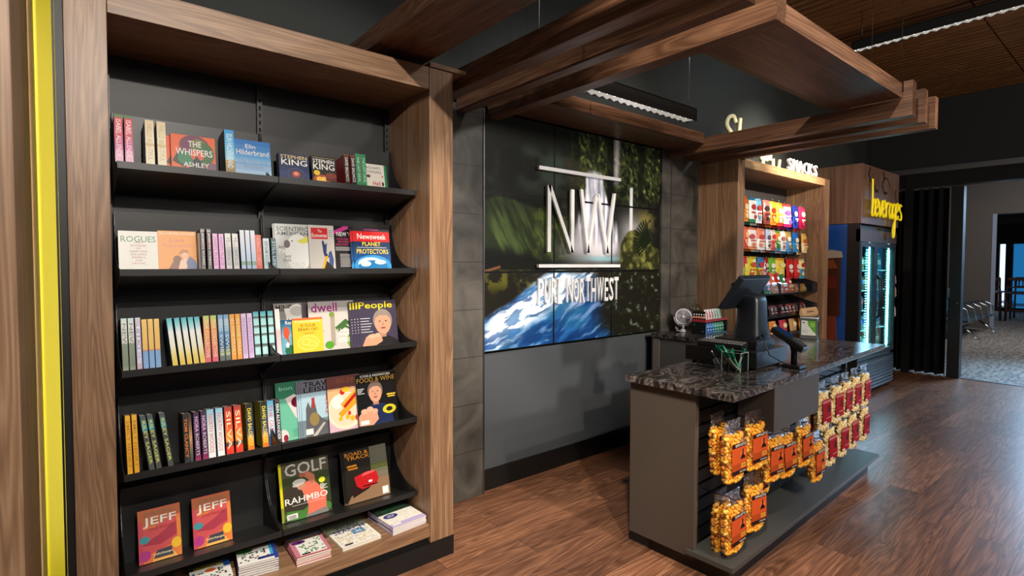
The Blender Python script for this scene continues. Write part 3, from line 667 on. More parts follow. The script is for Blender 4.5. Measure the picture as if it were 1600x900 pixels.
el = [('g', 0, 0, 1, 1, (244, 246, 248), (30, 110, 190)), ('g', 0, .35, 1, .6, (150, 200, 232), (60, 140, 210)), ('t', 'Elin', .30, .76, .58, .88, W_, .0), ('t', 'Hilderbrand', .05, .56, .95, .72, W_, .0), ('t', 'The Five-Star', .06, .34, .94, .46, (150, 150, 170), .0), ('t', 'Weekend', .22, .18, .76, .29, (150, 150, 170), .0)]
face_book(0, 160+1286/6.154, 425.5, 221, el, (60, 120, 180), 'blue and white novel facing out at right end of the left half of top shelf', frame=245, th=.03, y=2.66)
kg = [('r', 0, 0, 1, 1, (22, 38, 84)), ('g', 0, 0, 1, .3, (18, 24, 50), (30, 54, 110)), ('e', .55, .22, .3, .24, (60, 60, 100)), ('e', .55, .21, .24, .19, (24, 40, 90)), ('e', .55, .2, .16, .14, (150, 60, 50)), ('e', .55, .22, .09, .08, (226, 140, 110)), ('t', 'STEPHEN', .06, .80, .94, .95, (222, 200, 130), .02), ('t', 'KING', .08, .55, .94, .78, (240, 238, 225), .02)]
face_book(0, 400+236/6.154, 400+526/6.154, 200+262/6.154, kg, (18, 18, 26), 'dark blue STEPHEN KING hardback facing out on top shelf', frame=262, th=.04, y=2.665)
kg2 = [('r', 0, 0, 1, 1, (24, 16, 14)), ('e', .4, .10, .36, .18, (170, 70, 20)), ('e', .3, .1, .14, .1, (250, 190, 80)), ('e', .48, .1, .12, .1, (252, 200, 90)), ('r', .55, .06, 1, .34, (96, 34, 26)), ('e', .78, .26, .22, .12, (130, 50, 36)), ('e', .20, .34, .13, .1, (236, 190, 30)), ('t', 'STEPHEN', .06, .73, .94, .88, W_, .03), ('t', 'KING', .06, .48, .94, .71, W_, .04), ('r', .04, .93, .95, .945, (200, 180, 120))]
face_book(0, 400+552/6.154, 400+787/6.154, 200+285/6.154, kg2, (18, 16, 14), 'black STEPHEN KING paperback with fiery car facing out on top shelf', frame=262, th=.035, y=2.665)
row(0, 400, 200, 6.154, 264, [
    ((868, 925), (916, 985), (258, 265), [(0, (130, 70, 30)), (.1, (60, 30, 20)), (.12, (24, 14, 14)), (1, (24, 14, 14))], (150, 24, 28), 'DAVID BALDACCI', W_, 3, ['left black spine lettered DAVID BALDACCI on top shelf, red cover showing', 'right black spine lettered DAVID BALDACCI on top shelf, touching green book'], 'black and white thrillers on the top shelf'),
    ((985, 1034), (1026, 1082), (248, 250), [(0, (20, 140, 84)), (1, (24, 150, 92))], (206, 206, 196), 'THE LAST DEVIL', (190, 230, 200), 3, ['left green book spine at the right half of top shelf', 'right green book spine beside the cream face-out novel'], 'green books on the top shelf')])
os_ = [('r', 0, 0, 1, 1, (232, 226, 214)), ('r', .88, 0, 1, 1, (20, 130, 80)), ('t', 'RICHARD', .02, .78, .70, .90, (60, 60, 70), .0), ('t', 'OSMAN', .02, .60, .72, .72, (60, 60, 70), .0), ('e', .1, .46, .1, .07, (100, 50, 70)), ('t', 'Hell', .3, .06, .66, .26, (200, 40, 40), .03), ('e', .78, .15, .05, .1, K_), ('e', .78, .48, .05, .04, (220, 120, 120))]
face_book(0, 400+1078/6.154, 400+1276/6.154, 200+362/6.154, os_, (20, 130, 80), 'cream novel with green edge facing out at right end of top shelf', frame=278, th=.026, y=2.655)
# --- second shelf
rg = [('r', 0, 0, 1, 1, (240, 236, 226)), ('t', 'ROGUES', .06, .71, .95, .87, (60, 140, 90), .03)]+[('r', .26, .12+i*.077, .74, .123+i*.077, (190, 190, 185)) for i in range(7)]+[('t', s_, .5-len(s_)*.028, .14+i*.077, .5+len(s_)*.028, .175+i*.077, (190, 70, 70), .0) for i, s_ in enumerate(['CROOKS', 'AND', 'REBELS', 'KILLERS', 'GRIFTERS', 'OF', 'STORIES', 'TRUE'])]
face_book(1, 170+96/6.154, 170+480/6.154, 361.5, rg, (230, 226, 216), 'white paperback titled ROGUES in green at left end of second shelf', frame=390, th=.03)
lv = [('r', 0, 0, 1, 1, (244, 160, 58)), ('t', 'ALI HAZELWOOD', .03, .90, .97, .97, (250, 240, 225), .0), ('t', 'Love', .30, .70, .68, .82, (226, 120, 110), .0), ('t', 'Theoretically', .08, .54, .95, .67, (232, 130, 110), .0), ('p', [(.25, .0), (.36, .18), (.45, .3), (.55, .2), (.60, 0)], (140, 80, 50)), ('e', .48, .24, .11, .12, (130, 76, 50)), ('p', [(.5, 0), (.56, .22), (.72, .3), (.76, .12), (.7, 0)], (246, 206, 180)), ('p', [(.74, 0), (.72, .2), (.82, .34), (.96, .22), (1, .1), (1, 0)], (96, 110, 150)), ('e', .68, .37, .09, .10, (240, 190, 160)), ('p', [(.52, .42), (.62, .52), (.76, .50), (.8, .42), (.66, .44), (.56, .38)], (196, 120, 60))]
face_book(1, 170+481/6.154, 170+853/6.154, 361.5, lv, (244, 160, 58), 'orange romance paperback with embracing couple facing out on second shelf', frame=390, th=.03, y=2.685)
BWs = [(0, (90, 84, 84)), (.06, (200, 190, 190)), (.1, (60, 44, 46)), (.4, (120, 60, 66)), (.6, (44, 34, 36)), (.85, (60, 50, 50)), (1, (220, 216, 210))]
row(1, 170, 330, 6.154, 388, [
    ((868,), (888,), 210, [(0, (110, 90, 70)), (1, (90, 70, 56))], (90, 70, 56), None, W_, 0, 'thin brown book right of the orange romance paperback', None),
    ((894, 950), (934, 1001), 168, BWs, (60, 50, 50), 'JESMYN WARD', W_, 0, ['left tall black and white mottled book on second shelf', 'right tall black and white mottled book, next to the pink books'], 'black and white books on the second shelf'),
    ((1012, 1068), (1060, 1122), 216, [(0, (236, 190, 226)), (1, (228, 170, 214))], (220, 160, 206), 'HAPPY PLACE', (200, 110, 190), -1, ['left pink book spine on second shelf', 'right pink book spine on second shelf'], 'pink books on the second shelf'),
    ((1132, 1200), (1190, 1262), (214, 220), [(0, (236, 234, 228)), (.3, (244, 240, 232)), (.5, (190, 190, 196)), (1, (226, 222, 212))], (70, 70, 84), 'YELLOWFACE', (150, 150, 150), -2, ['left white and grey book between pink and pale blue spines on second shelf', 'white and grey book touching the three tall pale blue spines'], 'white books on the second shelf'),
    ((1278, 1330, 1380), (1322, 1374, 1424), 182, [(0, (236, 240, 246)), (.6, (206, 220, 240)), (.8, (196, 214, 236)), (.81, (140, 176, 160)), (.9, (140, 176, 160)), (.91, (180, 200, 232)), (1, (180, 200, 232))], (50, 60, 90), None, W_, -2, ['leftmost of three tall pale blue spines on second shelf', 'middle of three tall pale blue spines on second shelf', 'rightmost of three tall pale blue spines on second shelf'], 'tall pale blue books on the second shelf'),
    ((1420,), (1482,), 228, [(0, (236, 120, 100)), (1, (230, 104, 88))], (220, 100, 90), 'ROMANTIC COMEDY', (250, 180, 160), -1, 'salmon red book spine on second shelf', None),
    ((1498,), (1558,), 262, [(0, (230, 238, 240)), (1, (206, 222, 226))], (180, 196, 200), 'BIRNAM WOOD', (110, 150, 160), -1, 'short pale blue book near the shelf joint on second shelf', None),
    ((1575,), (1622,), 320-60, [(0, (90, 110, 120)), (.5, (70, 100, 116)), (1, (140, 176, 190))], (40, 60, 70), 'STILL LIFE', (200, 220, 226), 0, 'slate blue book just left of the cockatoo magazine', None)])
def mag(*a, **k): return face_book(*a, name='magazine', cat='magazine', **k)
def lines(x0, x1, z0, z1, n, c): return [('r', x0, z0+(z1-z0)*i/n, x1-(i*37 % 10)*.01, z0+(z1-z0)*i/n+.012, c) for i in range(n)]
sa = [('r', 0, 0, 1, 1, (196, 198, 194)), ('t', 'SCIENTIFIC', .06, .84, .97, .94, (50, 54, 60), .01), ('t', 'AMERICAN', .06, .74, .97, .83, (50, 54, 60), .01), ('e', .66, .36, .38, .42, (240, 240, 236)), ('p', [(.62, .62), (.98, .74), (.98, .60), (.8, .56)], (232, 222, 90)), ('e', .34, .55, .09, .09, (110, 96, 100)), ('e', .49, .62, .022, .016, K_), ('t', 'WHY', .08, .44, .30, .51, (50, 50, 50), .0), ('t', 'PAR', .10, .33, .42, .44, W_, .03), ('t', 'ARE', .26, .24, .44, .30, (50, 50, 50), .0), ('t', 'OVER', .20, .15, .44, .22, (50, 50, 50), .0), ('t', 'WORLD', .28, .02, .84, .14, (214, 214, 210), .03)]
mag(1, 410+137/6.154, 410+470/6.154, 320+188/6.154, sa, (200, 200, 196), 'grey science magazine with a white cockatoo head on second shelf', frame=386, th=.005, y=2.70, tilt=9, copies=1, clabel='grey magazine copy behind the cockatoo magazine', group='cockatoo magazines', dx=-.006)
ec = [('r', 0, 0, 1, 1, (208, 202, 196)), ('r', .10, .68, .75, .94, (206, 34, 40)), ('t', 'The', .36, .83, .52, .90, W_, .0), ('t', 'Economist', .13, .72, .72, .81, W_, .01), ('p', [(.50, .62), (.56, .66), (.62, .55), (.70, .60), (.66, .36), (.76, .28), (.62, .2), (.54, .36)], (44, 60, 104)), ('p', [(.74, .36), (.86, .42), (.94, .2), (.9, .02), (.72, .02), (.76, .2)], (60, 84, 140)), ('p', [(.46, .0), (.6, .28), (.72, .3), (.62, .12), (.66, 0)], (226, 176, 30)), ('p', [(.55, 0), (.66, .18), (.92, .02), (.92, 0)], (40, 30, 24))]+lines(.78, .98, .74, .92, 4, (120, 118, 116))
mag(1, 410+466/6.154, 410+712/6.154, 320+200/6.154, ec, (200, 196, 190), 'pale weekly with red title box and blue ribbon figure on second shelf', frame=386, th=.005, y=2.685, tilt=9)
ny = [('r', 0, 0, 1, 1, (26, 22, 24)), ('p', [(0, .86), (0, .78), (.75, .94), (.75, 1), (.55, 1)], (196, 60, 140)), ('t', 'NEW YORK', .2, .76, 1.25, .86, W_, .01), ('t', 'HOW NASTY\nPRISONERS\nHOLLYWOOD', .16, .54, .95, .72, (206, 60, 120), .0)]+lines(.12, .92, .42, .52, 4, (180, 176, 176))+lines(.3, .92, .04, .36, 10, (200, 196, 196))
mag(1, 410+695/6.154, 410+905/6.154, 320+208/6.154, ny, (26, 22, 24), 'black magazine with magenta banner between two weeklies on second shelf', frame=386, th=.004, y=2.69, tilt=9)
nw = [('r', 0, 0, 1, 1, (24, 60, 110)), ('g', 0, .2, 1, .7, (30, 90, 160), (24, 44, 70)), ('r', 0, .94, 1, 1, (40, 40, 44)), ('r', 0, .68, 1, .94, (206, 34, 36)), ('t', 'Newsweek', .12, .74, .90, .88, W_, .02), ('t', 'PLANET', .24, .57, .74, .67, (246, 214, 60), .02), ('t', 'PROTECTORS', .08, .37, .94, .49, (246, 214, 60), .02), ('r', .1, .525, .9, .535, (230, 230, 235)), ('e', .5, -.02, .56, .36, (60, 150, 210)), ('e', .44, .12, .34, .16, (220, 234, 240)), ('e', .5, .05, .4, .16, (40, 120, 180)), ('e', .3, .12, .14, .07, (240, 244, 246)), ('e', .7, .16, .16, .06, (190, 214, 224)), ('r', .3, .97, .7, .995, (170, 60, 140))]
mag(1, 410+893/6.154, 410+1247/6.154, 320+238/6.154, nw, (30, 50, 90), 'news magazine with red title band and blue planet at right end of second shelf', frame=386, th=.005, y=2.66, tilt=9, copies=1, clabel='copy behind the blue planet news magazine', group='blue planet magazines')
# --- third shelf
row(2, 180, 460, 6.154, 533, [
    ((66, 133), (124, 192), (232, 230), [(0, (196, 226, 224)), (.1, (226, 232, 226)), (.48, (206, 208, 196)), (.5, (130, 146, 120)), (.9, (120, 136, 106)), (1, (200, 200, 196))], (90, 80, 40), 'NEVADA', (120, 140, 130), -2, ['pale green book spine at far left end of third shelf', 'second pale green spine from the left end of third shelf'], 'pale green books on the third shelf'),
    ((205,), (256,), 224, [(0, (210, 206, 220)), (.4, (180, 172, 206)), (.8, (196, 196, 226)), (1, (230, 170, 180))], (90, 84, 110), 'TIDES', (240, 240, 245), -2, 'lilac grey book spine on third shelf', None),
    ((266, 326, 386), (318, 378, 438), (240, 237, 234), [(0, (248, 200, 84)), (.62, (244, 190, 80)), (.63, (236, 130, 90)), (.66, (126, 172, 224)), (1, (140, 184, 232))], (60, 110, 170), None, W_, -2, ['leftmost of three yellow spines with blue feet on third shelf', 'middle of three yellow spines with blue feet on third shelf', 'rightmost of three yellow spines with blue feet on third shelf'], 'yellow and blue books on the third shelf'),
    ((530, 602, 670, 736, 798), (582, 656, 722, 786, 848), (226, 220, 216, 212, 210), [(0, (60, 176, 200)), (.06, (90, 200, 210)), (.3, (250, 252, 250)), (.6, (252, 248, 220)), (.85, (250, 222, 110)), (1, (246, 200, 60))], (24, 100, 116), None, W_, -5, ['leaning white and yellow spine with its teal cover exposed on third shelf', 'second of the leaning white and yellow spines on third shelf', 'third of the leaning white and yellow spines on third shelf', 'fourth of the leaning white and yellow spines on third shelf', 'last of the leaning white and yellow spines, next to green and orange'], 'white and yellow books on the third shelf'),
    ((863, 934), (922, 992), 205, [(0, (180, 214, 120)), (.1, (220, 210, 110)), (.3, (250, 170, 90)), (.6, (246, 150, 100)), (.8, (240, 120, 120)), (1, (236, 100, 120))], (210, 70, 50), 'THE COLLECTIVE', (250, 230, 190), -2, ['left spine fading from green to coral on third shelf', 'right spine fading from green to coral on third shelf'], 'coral books on the third shelf'),
    ((1006, 1062), (1056, 1112), (196, 192), [(0, (120, 170, 214)), (.2, (170, 206, 230)), (.45, (90, 150, 200)), (.7, (60, 110, 150)), (.85, (170, 180, 90)), (.9, (110, 120, 110)), (1, (100, 110, 110))], (40, 90, 130), 'BIG SWISS', (220, 230, 240), -2, ['left blue landscape spine on third shelf', 'right blue landscape spine on third shelf'], 'blue books on the third shelf'),
    ((1120, 1174), (1168, 1224), (190, 187), [(0, (250, 170, 60)), (.5, (246, 186, 90)), (1, (250, 160, 60))], (230, 140, 40), 'IN FIVE YEARS', (250, 220, 160), -2, ['left orange spine on third shelf', 'right orange spine on third shelf'], 'orange books on the third shelf'),
    ((1230, 1286), (1280, 1340), (184, 180), [(0, (236, 214, 240)), (.5, (220, 190, 232)), (1, (226, 200, 236))], (190, 150, 210), 'BEACH HOUSE', (190, 150, 210), -2, ['left lilac spine on third shelf', 'right lilac spine on third shelf'], 'lilac books on the third shelf'),
    ((1348, 1418, 1488), (1402, 1472, 1542), (166, 162, 160), [(0, (70, 170, 190)), (.1, (120, 200, 206)), (.12, (60, 66, 70)), (.17, (170, 230, 230)), (.3, (180, 236, 236)), (.32, (70, 70, 70)), (.37, (180, 236, 236)), (.48, (190, 240, 240)), (.5, (60, 66, 66)), (.55, (180, 236, 236)), (.7, (180, 236, 236)), (.74, (60, 66, 66)), (.8, (190, 240, 240)), (.94, (180, 236, 236)), (.96, (50, 60, 60)), (1, (60, 70, 70))], (8, 50, 60), None, W_, -2, ['leftmost of three turquoise and black banded spines on third shelf', 'middle of three turquoise and black banded spines on third shelf', 'rightmost of three turquoise and black banded spines on third shelf'], 'turquoise banded books on the third shelf'),
    ((1558,), (1606,), 140, [(0, (246, 232, 232)), (.4, (250, 240, 236)), (.5, (240, 190, 200)), (1, (246, 220, 220))], (120, 110, 110), None, W_, -2, 'pale pink spine at the joint of third shelf', None)])
wl_ = [('r', 0, 0, 1, 1, (150, 146, 142)), ('t', 'MINDFUL', .06, .84, .9, .97, (40, 38, 38), .02), ('p', [(.3, .9), (.38, .6), (.46, .9)], W_), ('e', .66, .78, .26, .2, (236, 234, 230)), ('e', .66, .84, .2, .1, (200, 196, 190)), ('r', .8, .1, 1, 1, (96, 84, 96))]
mag(2, 420+66/6.154, 420+400/6.154, 440+205/6.154, wl_, (120, 116, 112), 'grey magazine with a white bowl behind the yellow booklet on third shelf', frame=505, th=.005, y=2.735, tilt=8)
dw = [('r', 0, 0, 1, 1, (206, 202, 196)), ('r', 0, .86, 1, 1, (170, 164, 160)), ('t', 'dwell', .06, .78, .62, .97, (160, 30, 130), .03), ('p', [(.02, .7), (.3, .4), (.32, .36), (.02, .64)], (120, 116, 112)), ('r', .46, .08, .56, .7, (170, 160, 144)), ('e', .5, .72, .06, .06, (130, 150, 70)), ('p', [(.56, .45), (.8, .62), (.98, .48), (.8, .5), (.96, .36), (.78, .44), (.62, .34)], (70, 110, 60)), ('e', .42, .1, .1, .08, (90, 160, 50)), ('e', .9, .16, .09, .14, (130, 170, 70)), ('t', 'Urban\nJungle', .60, .26, .92, .42, W_, .02)]+lines(.62, .95, .14, .24, 4, (240, 240, 236))
mag(2, 420+400/6.154, 420+838/6.154, 440+185/6.154, dw, (190, 186, 180), 'home magazine lettered dwell in purple with house plants on third shelf', frame=505, th=.006, y=2.70, tilt=8)
rd = [('r', 0, 0, 1, 1, (110, 180, 200)), ('g', 0, .5, 1, 1, (140, 200, 214), (30, 90, 140)), ('t', 'Reader', .3, .86, 1.2, .97, W_, .01), ('e', .35, .62, .22, .18, (226, 90, 60)), ('p', [(.35, .44), (.48, .5), (.55, .3), (.5, .28)], (226, 90, 60)), ('e', .6, .1, .4, .16, (50, 110, 80)), ('e', .4, .26, .12, .08, (240, 240, 240))]
mag(2, 420+132/6.154, 420+268/6.154, 440+362/6.154, rd, (60, 120, 150), 'small teal digest with red balloon half hidden by yellow booklet', frame=520, th=.008, y=2.67, tilt=8)
by = [('r', 0, 0, 1, 1, (250, 200, 60)), ('r', 0, .94, 1, 1, (226, 110, 60)), ('t', 'Prevention', .08, .87, .92, .93, (250, 240, 210), .01), ('t', 'IS YOUR\nBRAIN OK?', .18, .62, .84, .82, (110, 84, 20), .03), ('r', .3, .56, .76, .57, (140, 110, 30)), ('r', .38, .53, .68, .54, (140, 110, 30)), ('e', .5, .27, .36, .22, (252, 222, 120)), ('e', .5, .27, .33, .19, (250, 204, 70)), ('e', .44, .3, .16, .1, (252, 222, 120)), ('e', .44, .3, .13, .07, (250, 204, 70)), ('e', .62, .24, .14, .09, (252, 222, 120)), ('e', .62, .24, .11, .06, (250, 204, 70))]
mag(2, 420+240/6.154, 420+532/6.154, 440+342/6.154, by, (240, 190, 50), 'yellow booklet asking IS YOUR BRAIN OK on third shelf', frame=520, th=.006, y=2.65, tilt=8)
def person_cover(bg, shirt, skin, hair, cx=.55, hz=.56, s=.2, extra=()):
    return [('r', 0, 0, 1, 1, bg), ('p', [(cx-.42, 0), (cx-.34, hz-s*1.6), (cx-.1, hz-s*1.15), (cx+.12, hz-s*1.15), (cx+.36, hz-s*1.6), (cx+.42, 0)], shirt),
            ('r', cx-.07, hz-s*1.25, cx+.07, hz-s*.6, tuple(int(q*.85) for q in skin)), ('e', cx, hz+s*.18, s*.98, s*.98, hair), ('e', cx, hz-s*.05, s*.82, s*.98, skin), ('p', [(cx-s*.8, hz+s*.35), (cx-s*.3, hz+s*.62), (cx+s*.4, hz+s*.6), (cx+s*.8, hz+s*.3), (cx+s*.55, hz+s*.95), (cx, hz+s*1.16), (cx-s*.55, hz+s*.95)], hair),
            ('e', cx-s*.32, hz+s*.1, s*.1, s*.05, (50, 40, 36)), ('e', cx+s*.32, hz+s*.1, s*.1, s*.05, (50, 40, 36)), ('p', [(cx-.01, hz+s*.05), (cx+.035, hz-s*.25), (cx-.03, hz-s*.25)], tuple(int(q*.82) for q in skin)), ('e', cx, hz-s*.48, s*.26, s*.07, (150, 70, 64))]+list(extra)
pe = person_cover((70, 64, 84), (40, 40, 42), (214, 160, 132), (150, 138, 128), .62, .50, .26, [('p', [(.06, .02), (.16, .2), (.34, .26), (.56, .2), (.58, .08), (.4, .0), (.06, 0)], (222, 160, 128)), ('e', .3, .2, .1, .05, (236, 180, 150)), ('e', .46, .22, .08, .05, (236, 180, 150)), ('t', 'People', .02, .78, .9, .97, (240, 220, 30), .05)]+lines(.04, .34, .30, .66, 6, (230, 230, 235)))
mag(2, 420+885/6.154, 420+1250/6.154, 440+178/6.154, pe, (90, 86, 110), 'celebrity magazine with grey-haired man and yellow title on third shelf', frame=500, th=.004, y=2.655, tilt=10, copies=3, clabel='copy in the stack behind the celebrity magazine on third shelf', group='celebrity magazines on the third shelf', dx=-.014)
# --- fourth shelf
RY = [(0, (110, 124, 124)), (.02, (70, 80, 80)), (.2, (90, 160, 170)), (.26, (60, 170, 190)), (.3, (78, 82, 74)), (1, (70, 74, 68))]
BD = [(0, (20, 18, 20)), (.12, (20, 18, 20)), (.14, (30, 34, 44)), (.6, (40, 50, 110)), (.72, (200, 160, 120)), (.85, (246, 140, 40)), (1, (236, 110, 30))]
row(3, 180, 600, 6.154, 685, [
    ((108, 172), (158, 224), (306, 292), [(0, (250, 190, 40)), (1, (246, 176, 30))], (230, 150, 20), 'EMILY HENRY', (200, 130, 20), -3, ['yellow book spine at far left end of fourth shelf', 'second yellow book spine on fourth shelf, beside the dark thrillers'], 'yellow books on the fourth shelf'),
    ((284, 350, 466), (338, 406, 524), (296, 280, 262), RY, (40, 28, 20), 'RILEY SAGER', (226, 230, 120), -7, ['leftmost leaning dark spine lettered RILEY SAGER on fourth shelf', 'middle leaning dark spine lettered RILEY SAGER on fourth shelf', 'rightmost leaning RILEY SAGER spine, next to the gap'], 'dark leaning thrillers on the fourth shelf'),
    ((664,), (716,), 285, [(0, (40, 30, 26)), (.5, (50, 40, 34)), (1, (30, 26, 24))], (44, 40, 36), 'TOM CLANCY', (250, 140, 40), -2, 'dark spine lettered TOM CLANCY in orange on fourth shelf', None),
    ((718,), (748,), 282, [(0, (50, 40, 34)), (.5, (220, 160, 110)), (1, (40, 60, 80))], (44, 40, 36), None, W_, -2, 'thin dark and tan spine left of the purple books', None),
    ((766, 838), (822, 892), (268, 258), [(0, (60, 30, 64)), (.3, (110, 60, 110)), (.6, (60, 26, 62)), (.85, (80, 20, 60)), (1, (170, 40, 100))], (56, 14, 60), 'NORA ROBERTS', (220, 200, 226), -2, ['left purple spine on fourth shelf', 'right purple spine on fourth shelf'], 'purple books on the fourth shelf'),
    ((896, 982), (966, 1052), (242, 226), [(0, (140, 200, 226)), (.2, (190, 216, 230)), (.4, (226, 236, 240)), (1, (246, 246, 246))], (120, 150, 170), 'NORTH WOODS', (220, 130, 130), -2, ['left pale blue and white spine on fourth shelf', 'right pale blue and white spine beside the orange pair'], 'pale blue books on the fourth shelf'),
    ((1068, 1156), (1140, 1232), (216, 198), [(0, (150, 60, 50)), (.12, (200, 60, 40)), (.4, (226, 80, 40)), (.66, (250, 160, 60)), (.75, (236, 130, 60)), (.76, (70, 60, 60)), (.82, (70, 60, 60)), (.84, (226, 60, 36)), (1, (226, 56, 34))], (180, 40, 30), 'SILVA', (250, 226, 180), -2, ['left orange-red spine with sunset on fourth shelf', 'right orange-red spine with sunset on fourth shelf'], 'orange-red books on the fourth shelf'),
    ((1276, 1418), (1336, 1476), (188, 166), BD, (176, 168, 30), 'DAVID BALDACCI', (246, 232, 60), -2, ['left black spine lettered DAVID BALDACCI in yellow on fourth shelf', 'right black spine with yellow letters, beside the blue and white book'], 'black and orange thrillers on the fourth shelf'),
    ((1482,), (1544,), 156, [(0, (70, 150, 190)), (.2, (130, 190, 214)), (.5, (226, 230, 240)), (.7, (180, 200, 220)), (.8, (40, 90, 150)), (1, (36, 80, 140))], (60, 100, 140), 'THE GUEST', (200, 90, 100), -2, 'blue and white spine near the joint of fourth shelf', None),
    ((1556,), (1604,), 146, [(0, (90, 50, 60)), (.1, (44, 50, 60)), (.8, (50, 56, 64)), (1, (100, 60, 60))], (40, 40, 46), 'ERIN ALEXANDER', (236, 236, 236), -2, 'charcoal spine left of the green cooking magazine', None)])
bn = [('r', 0, 0, 1, 1, (110, 190, 160)), ('g', 0, .72, 1, 1, (60, 130, 100), (46, 110, 84)), ('t', 'bon appetit', .12, .84, 1.5, .93, (150, 200, 180), .0), ('p', [(.3, .72), (.6, .78), (.95, .7), (.98, .3), (.85, .2), (.6, .4)], (236, 214, 214)), ('e', .66, .64, .16, .09, (120, 24, 50)), ('e', .84, .5, .14, .14, (130, 20, 60)), ('e', .56, .62, .06, .04, (90, 16, 36)), ('e', .2, .08, .16, .12, (236, 214, 214)), ('e', .26, .05, .08, .06, (140, 24, 50))]+lines(.5, .92, .06, .2, 4, (70, 140, 116))
mag(3, 410+150/6.154, 410+440/6.154, 560+220/6.154, bn, (80, 150, 120), 'green cooking magazine with berry dessert at left of fourth shelf magazines', frame=642, th=.005, y=2.715, tilt=10)
tv = [('r', 0, 0, 1, 1, (120, 140, 150)), ('r', 0, .78, 1, 1, (110, 108, 120)), ('t', 'TRAVEL+', .1, .88, 1.35, .97, (30, 30, 34), .03), ('t', 'LEISURE', .1, .78, 1.35, .87, (30, 30, 34), .03), ('r', 0, .3, 1, .77, (176, 206, 220)), ('t', 'J\nA\nP\nA\nN', .78, .36, .90, .72, (206, 50, 40), .03), ('p', [(.1, 0), (.14, .5), (.22, .62), (.3, .5), (.36, .66), (.44, .6), (.5, .4), (.64, .3), (.96, .2), (1, 0)], (96, 96, 100)), ('r', .34, .5, .44, .68, (170, 60, 60)), ('e', .4, .3, .16, .12, (150, 130, 80)), ('p', [(.3, 0), (.7, .22), (.76, .2), (.45, 0)], (190, 186, 180)), ('r', .1, .04, .34, .14, W_)]
mag(3, 410+392/6.154, 410+682/6.154, 560+198/6.154, tv, (150, 150, 160), 'travel magazine with city street and red JAPAN lettering on fourth shelf', frame=642, th=.004, y=2.695, tilt=10, copies=2, clabel='copy stacked behind the travel magazine on fourth shelf', group='travel magazines on the fourth shelf', dx=-.009)
rs = [('r', 0, 0, 1, 1, (216, 180, 196)), ('r', 0, .24, 1, .78, (232, 180, 130)), ('r', 0, .78, 1, 1, (110, 64, 60)), ('t', 'REAL SIMPLE', .28, .87, .96, .95, (140, 84, 50), .01), ('e', .52, .36, .56, .34, (250, 226, 200)), ('e', .52, .38, .50, .30, (246, 214, 186)), ('e', .28, .53, .18, .12, (246, 240, 226)), ('p', [(.28, .32), (.88, .60), (.98, .52), (.38, .24)], (240, 160, 40)), ('p', [(.36, .48), (.86, .74), (.96, .66), (.46, .40)], (240, 170, 60)), ('p', [(.44, .44), (.86, .68), (.9, .62), (.5, .4)], (190, 30, 30)), ('e', .44, .70, .08, .05, (200, 40, 30)), ('e', .55, .74, .12, .05, (250, 190, 50)), ('e', .34, .22, .06, .04, (250, 180, 40)), ('e', .56, .24, .07, .05, (250, 180, 40)), ('e', .7, .2, .07, .05, (250, 180, 40)), ('e', .62, .3, .05, .04, (210, 60, 40)), ('e', .84, .2, .06, .05, (206, 50, 40))]
mag(3, 410+650/6.154, 410+965/6.154, 560+160/6.154, rs, (150, 110, 120), 'magazine with a plate of berry pastry and cream on fourth shelf', frame=640, th=.006, y=2.675, tilt=10)
fw_ = person_cover((26, 26, 28), (34, 46, 84), (218, 160, 130), (120, 100, 90), .46, .62, .19, [('t', 'ICONS & INNOVATORS', .12, .93, .86, .975, W_, .01), ('t', 'FOOD & WINE', .03, .83, .97, .92, (190, 150, 60), .02), ('p', [(.02, .02), (.02, .2), (.14, .3), (.3, .34), (.46, .28), (.5, .1), (.36, 0)], (222, 160, 130)), ('e', .16, .28, .08, .05, (236, 178, 150)), ('e', .3, .31, .08, .05, (236, 178, 150)), ('e', .42, .26, .07, .05, (232, 172, 144)), ('e', .78, .26, .17, .09, (210, 200, 50)), ('e', .78, .26, .08, .045, (40, 40, 30)), ('r', .74, .53, .96, .56, (226, 190, 60)), ('r', .76, .49, .94, .515, (226, 190, 60)), ('r', .06, .03, .26, .11, W_)]+lines(.03, .2, .62, .74, 4, (220, 220, 216)))
mag(3, 410+925/6.154, 410+1312/6.154, 560+130/6.154, fw_, (200, 200, 200), 'black food magazine with smiling man pointing at right end of fourth shelf', frame=636, th=.007, y=2.66, tilt=10)
# --- bottom shelf: comics and two magazines
jf = [('r', 0, 0, 1, 1, (226, 120, 60)), ('r', 0, .68, 1, 1, (190, 100, 50)), ('p', [(0, .66), (.3, .62), (1, .84), (1, .3), (0, .1)], (206, 80, 84)), ('p', [(.05, .34), (.5, .5), (.95, .7), (.9, .42), (.5, .3)], (170, 50, 70)), ('r', 0, 0, .10, .8, (200, 70, 84)), ('r', .9, 0, 1, .8, (226, 130, 60)), ('p', [(.3, 0), (.36, .1), (.8, .12), (.9, 0)], (240, 180, 90)), ('e', .14, .44, .12, .07, (60, 150, 160)), ('e', .14, .14, .14, .10, (180, 50, 130)), ('e', .88, .26, .12, .10, (240, 190, 40)), ('p', [(.34, .05), (.42, .2), (.76, .22), (.8, .05)], (60, 60, 70)), ('t', 'JURASSIC', .14, .86, .86, .96, (120, 104, 84), .05), ('t', 'JEFF', .12, .66, .9, .85, W_, .06), ('t', 'SPACE INVADER', .24, .59, .84, .65, (150, 30, 40), .03), ('t', 'Lehrhaupt', .34, .1, .78, .15, (250, 236, 200), .02)]
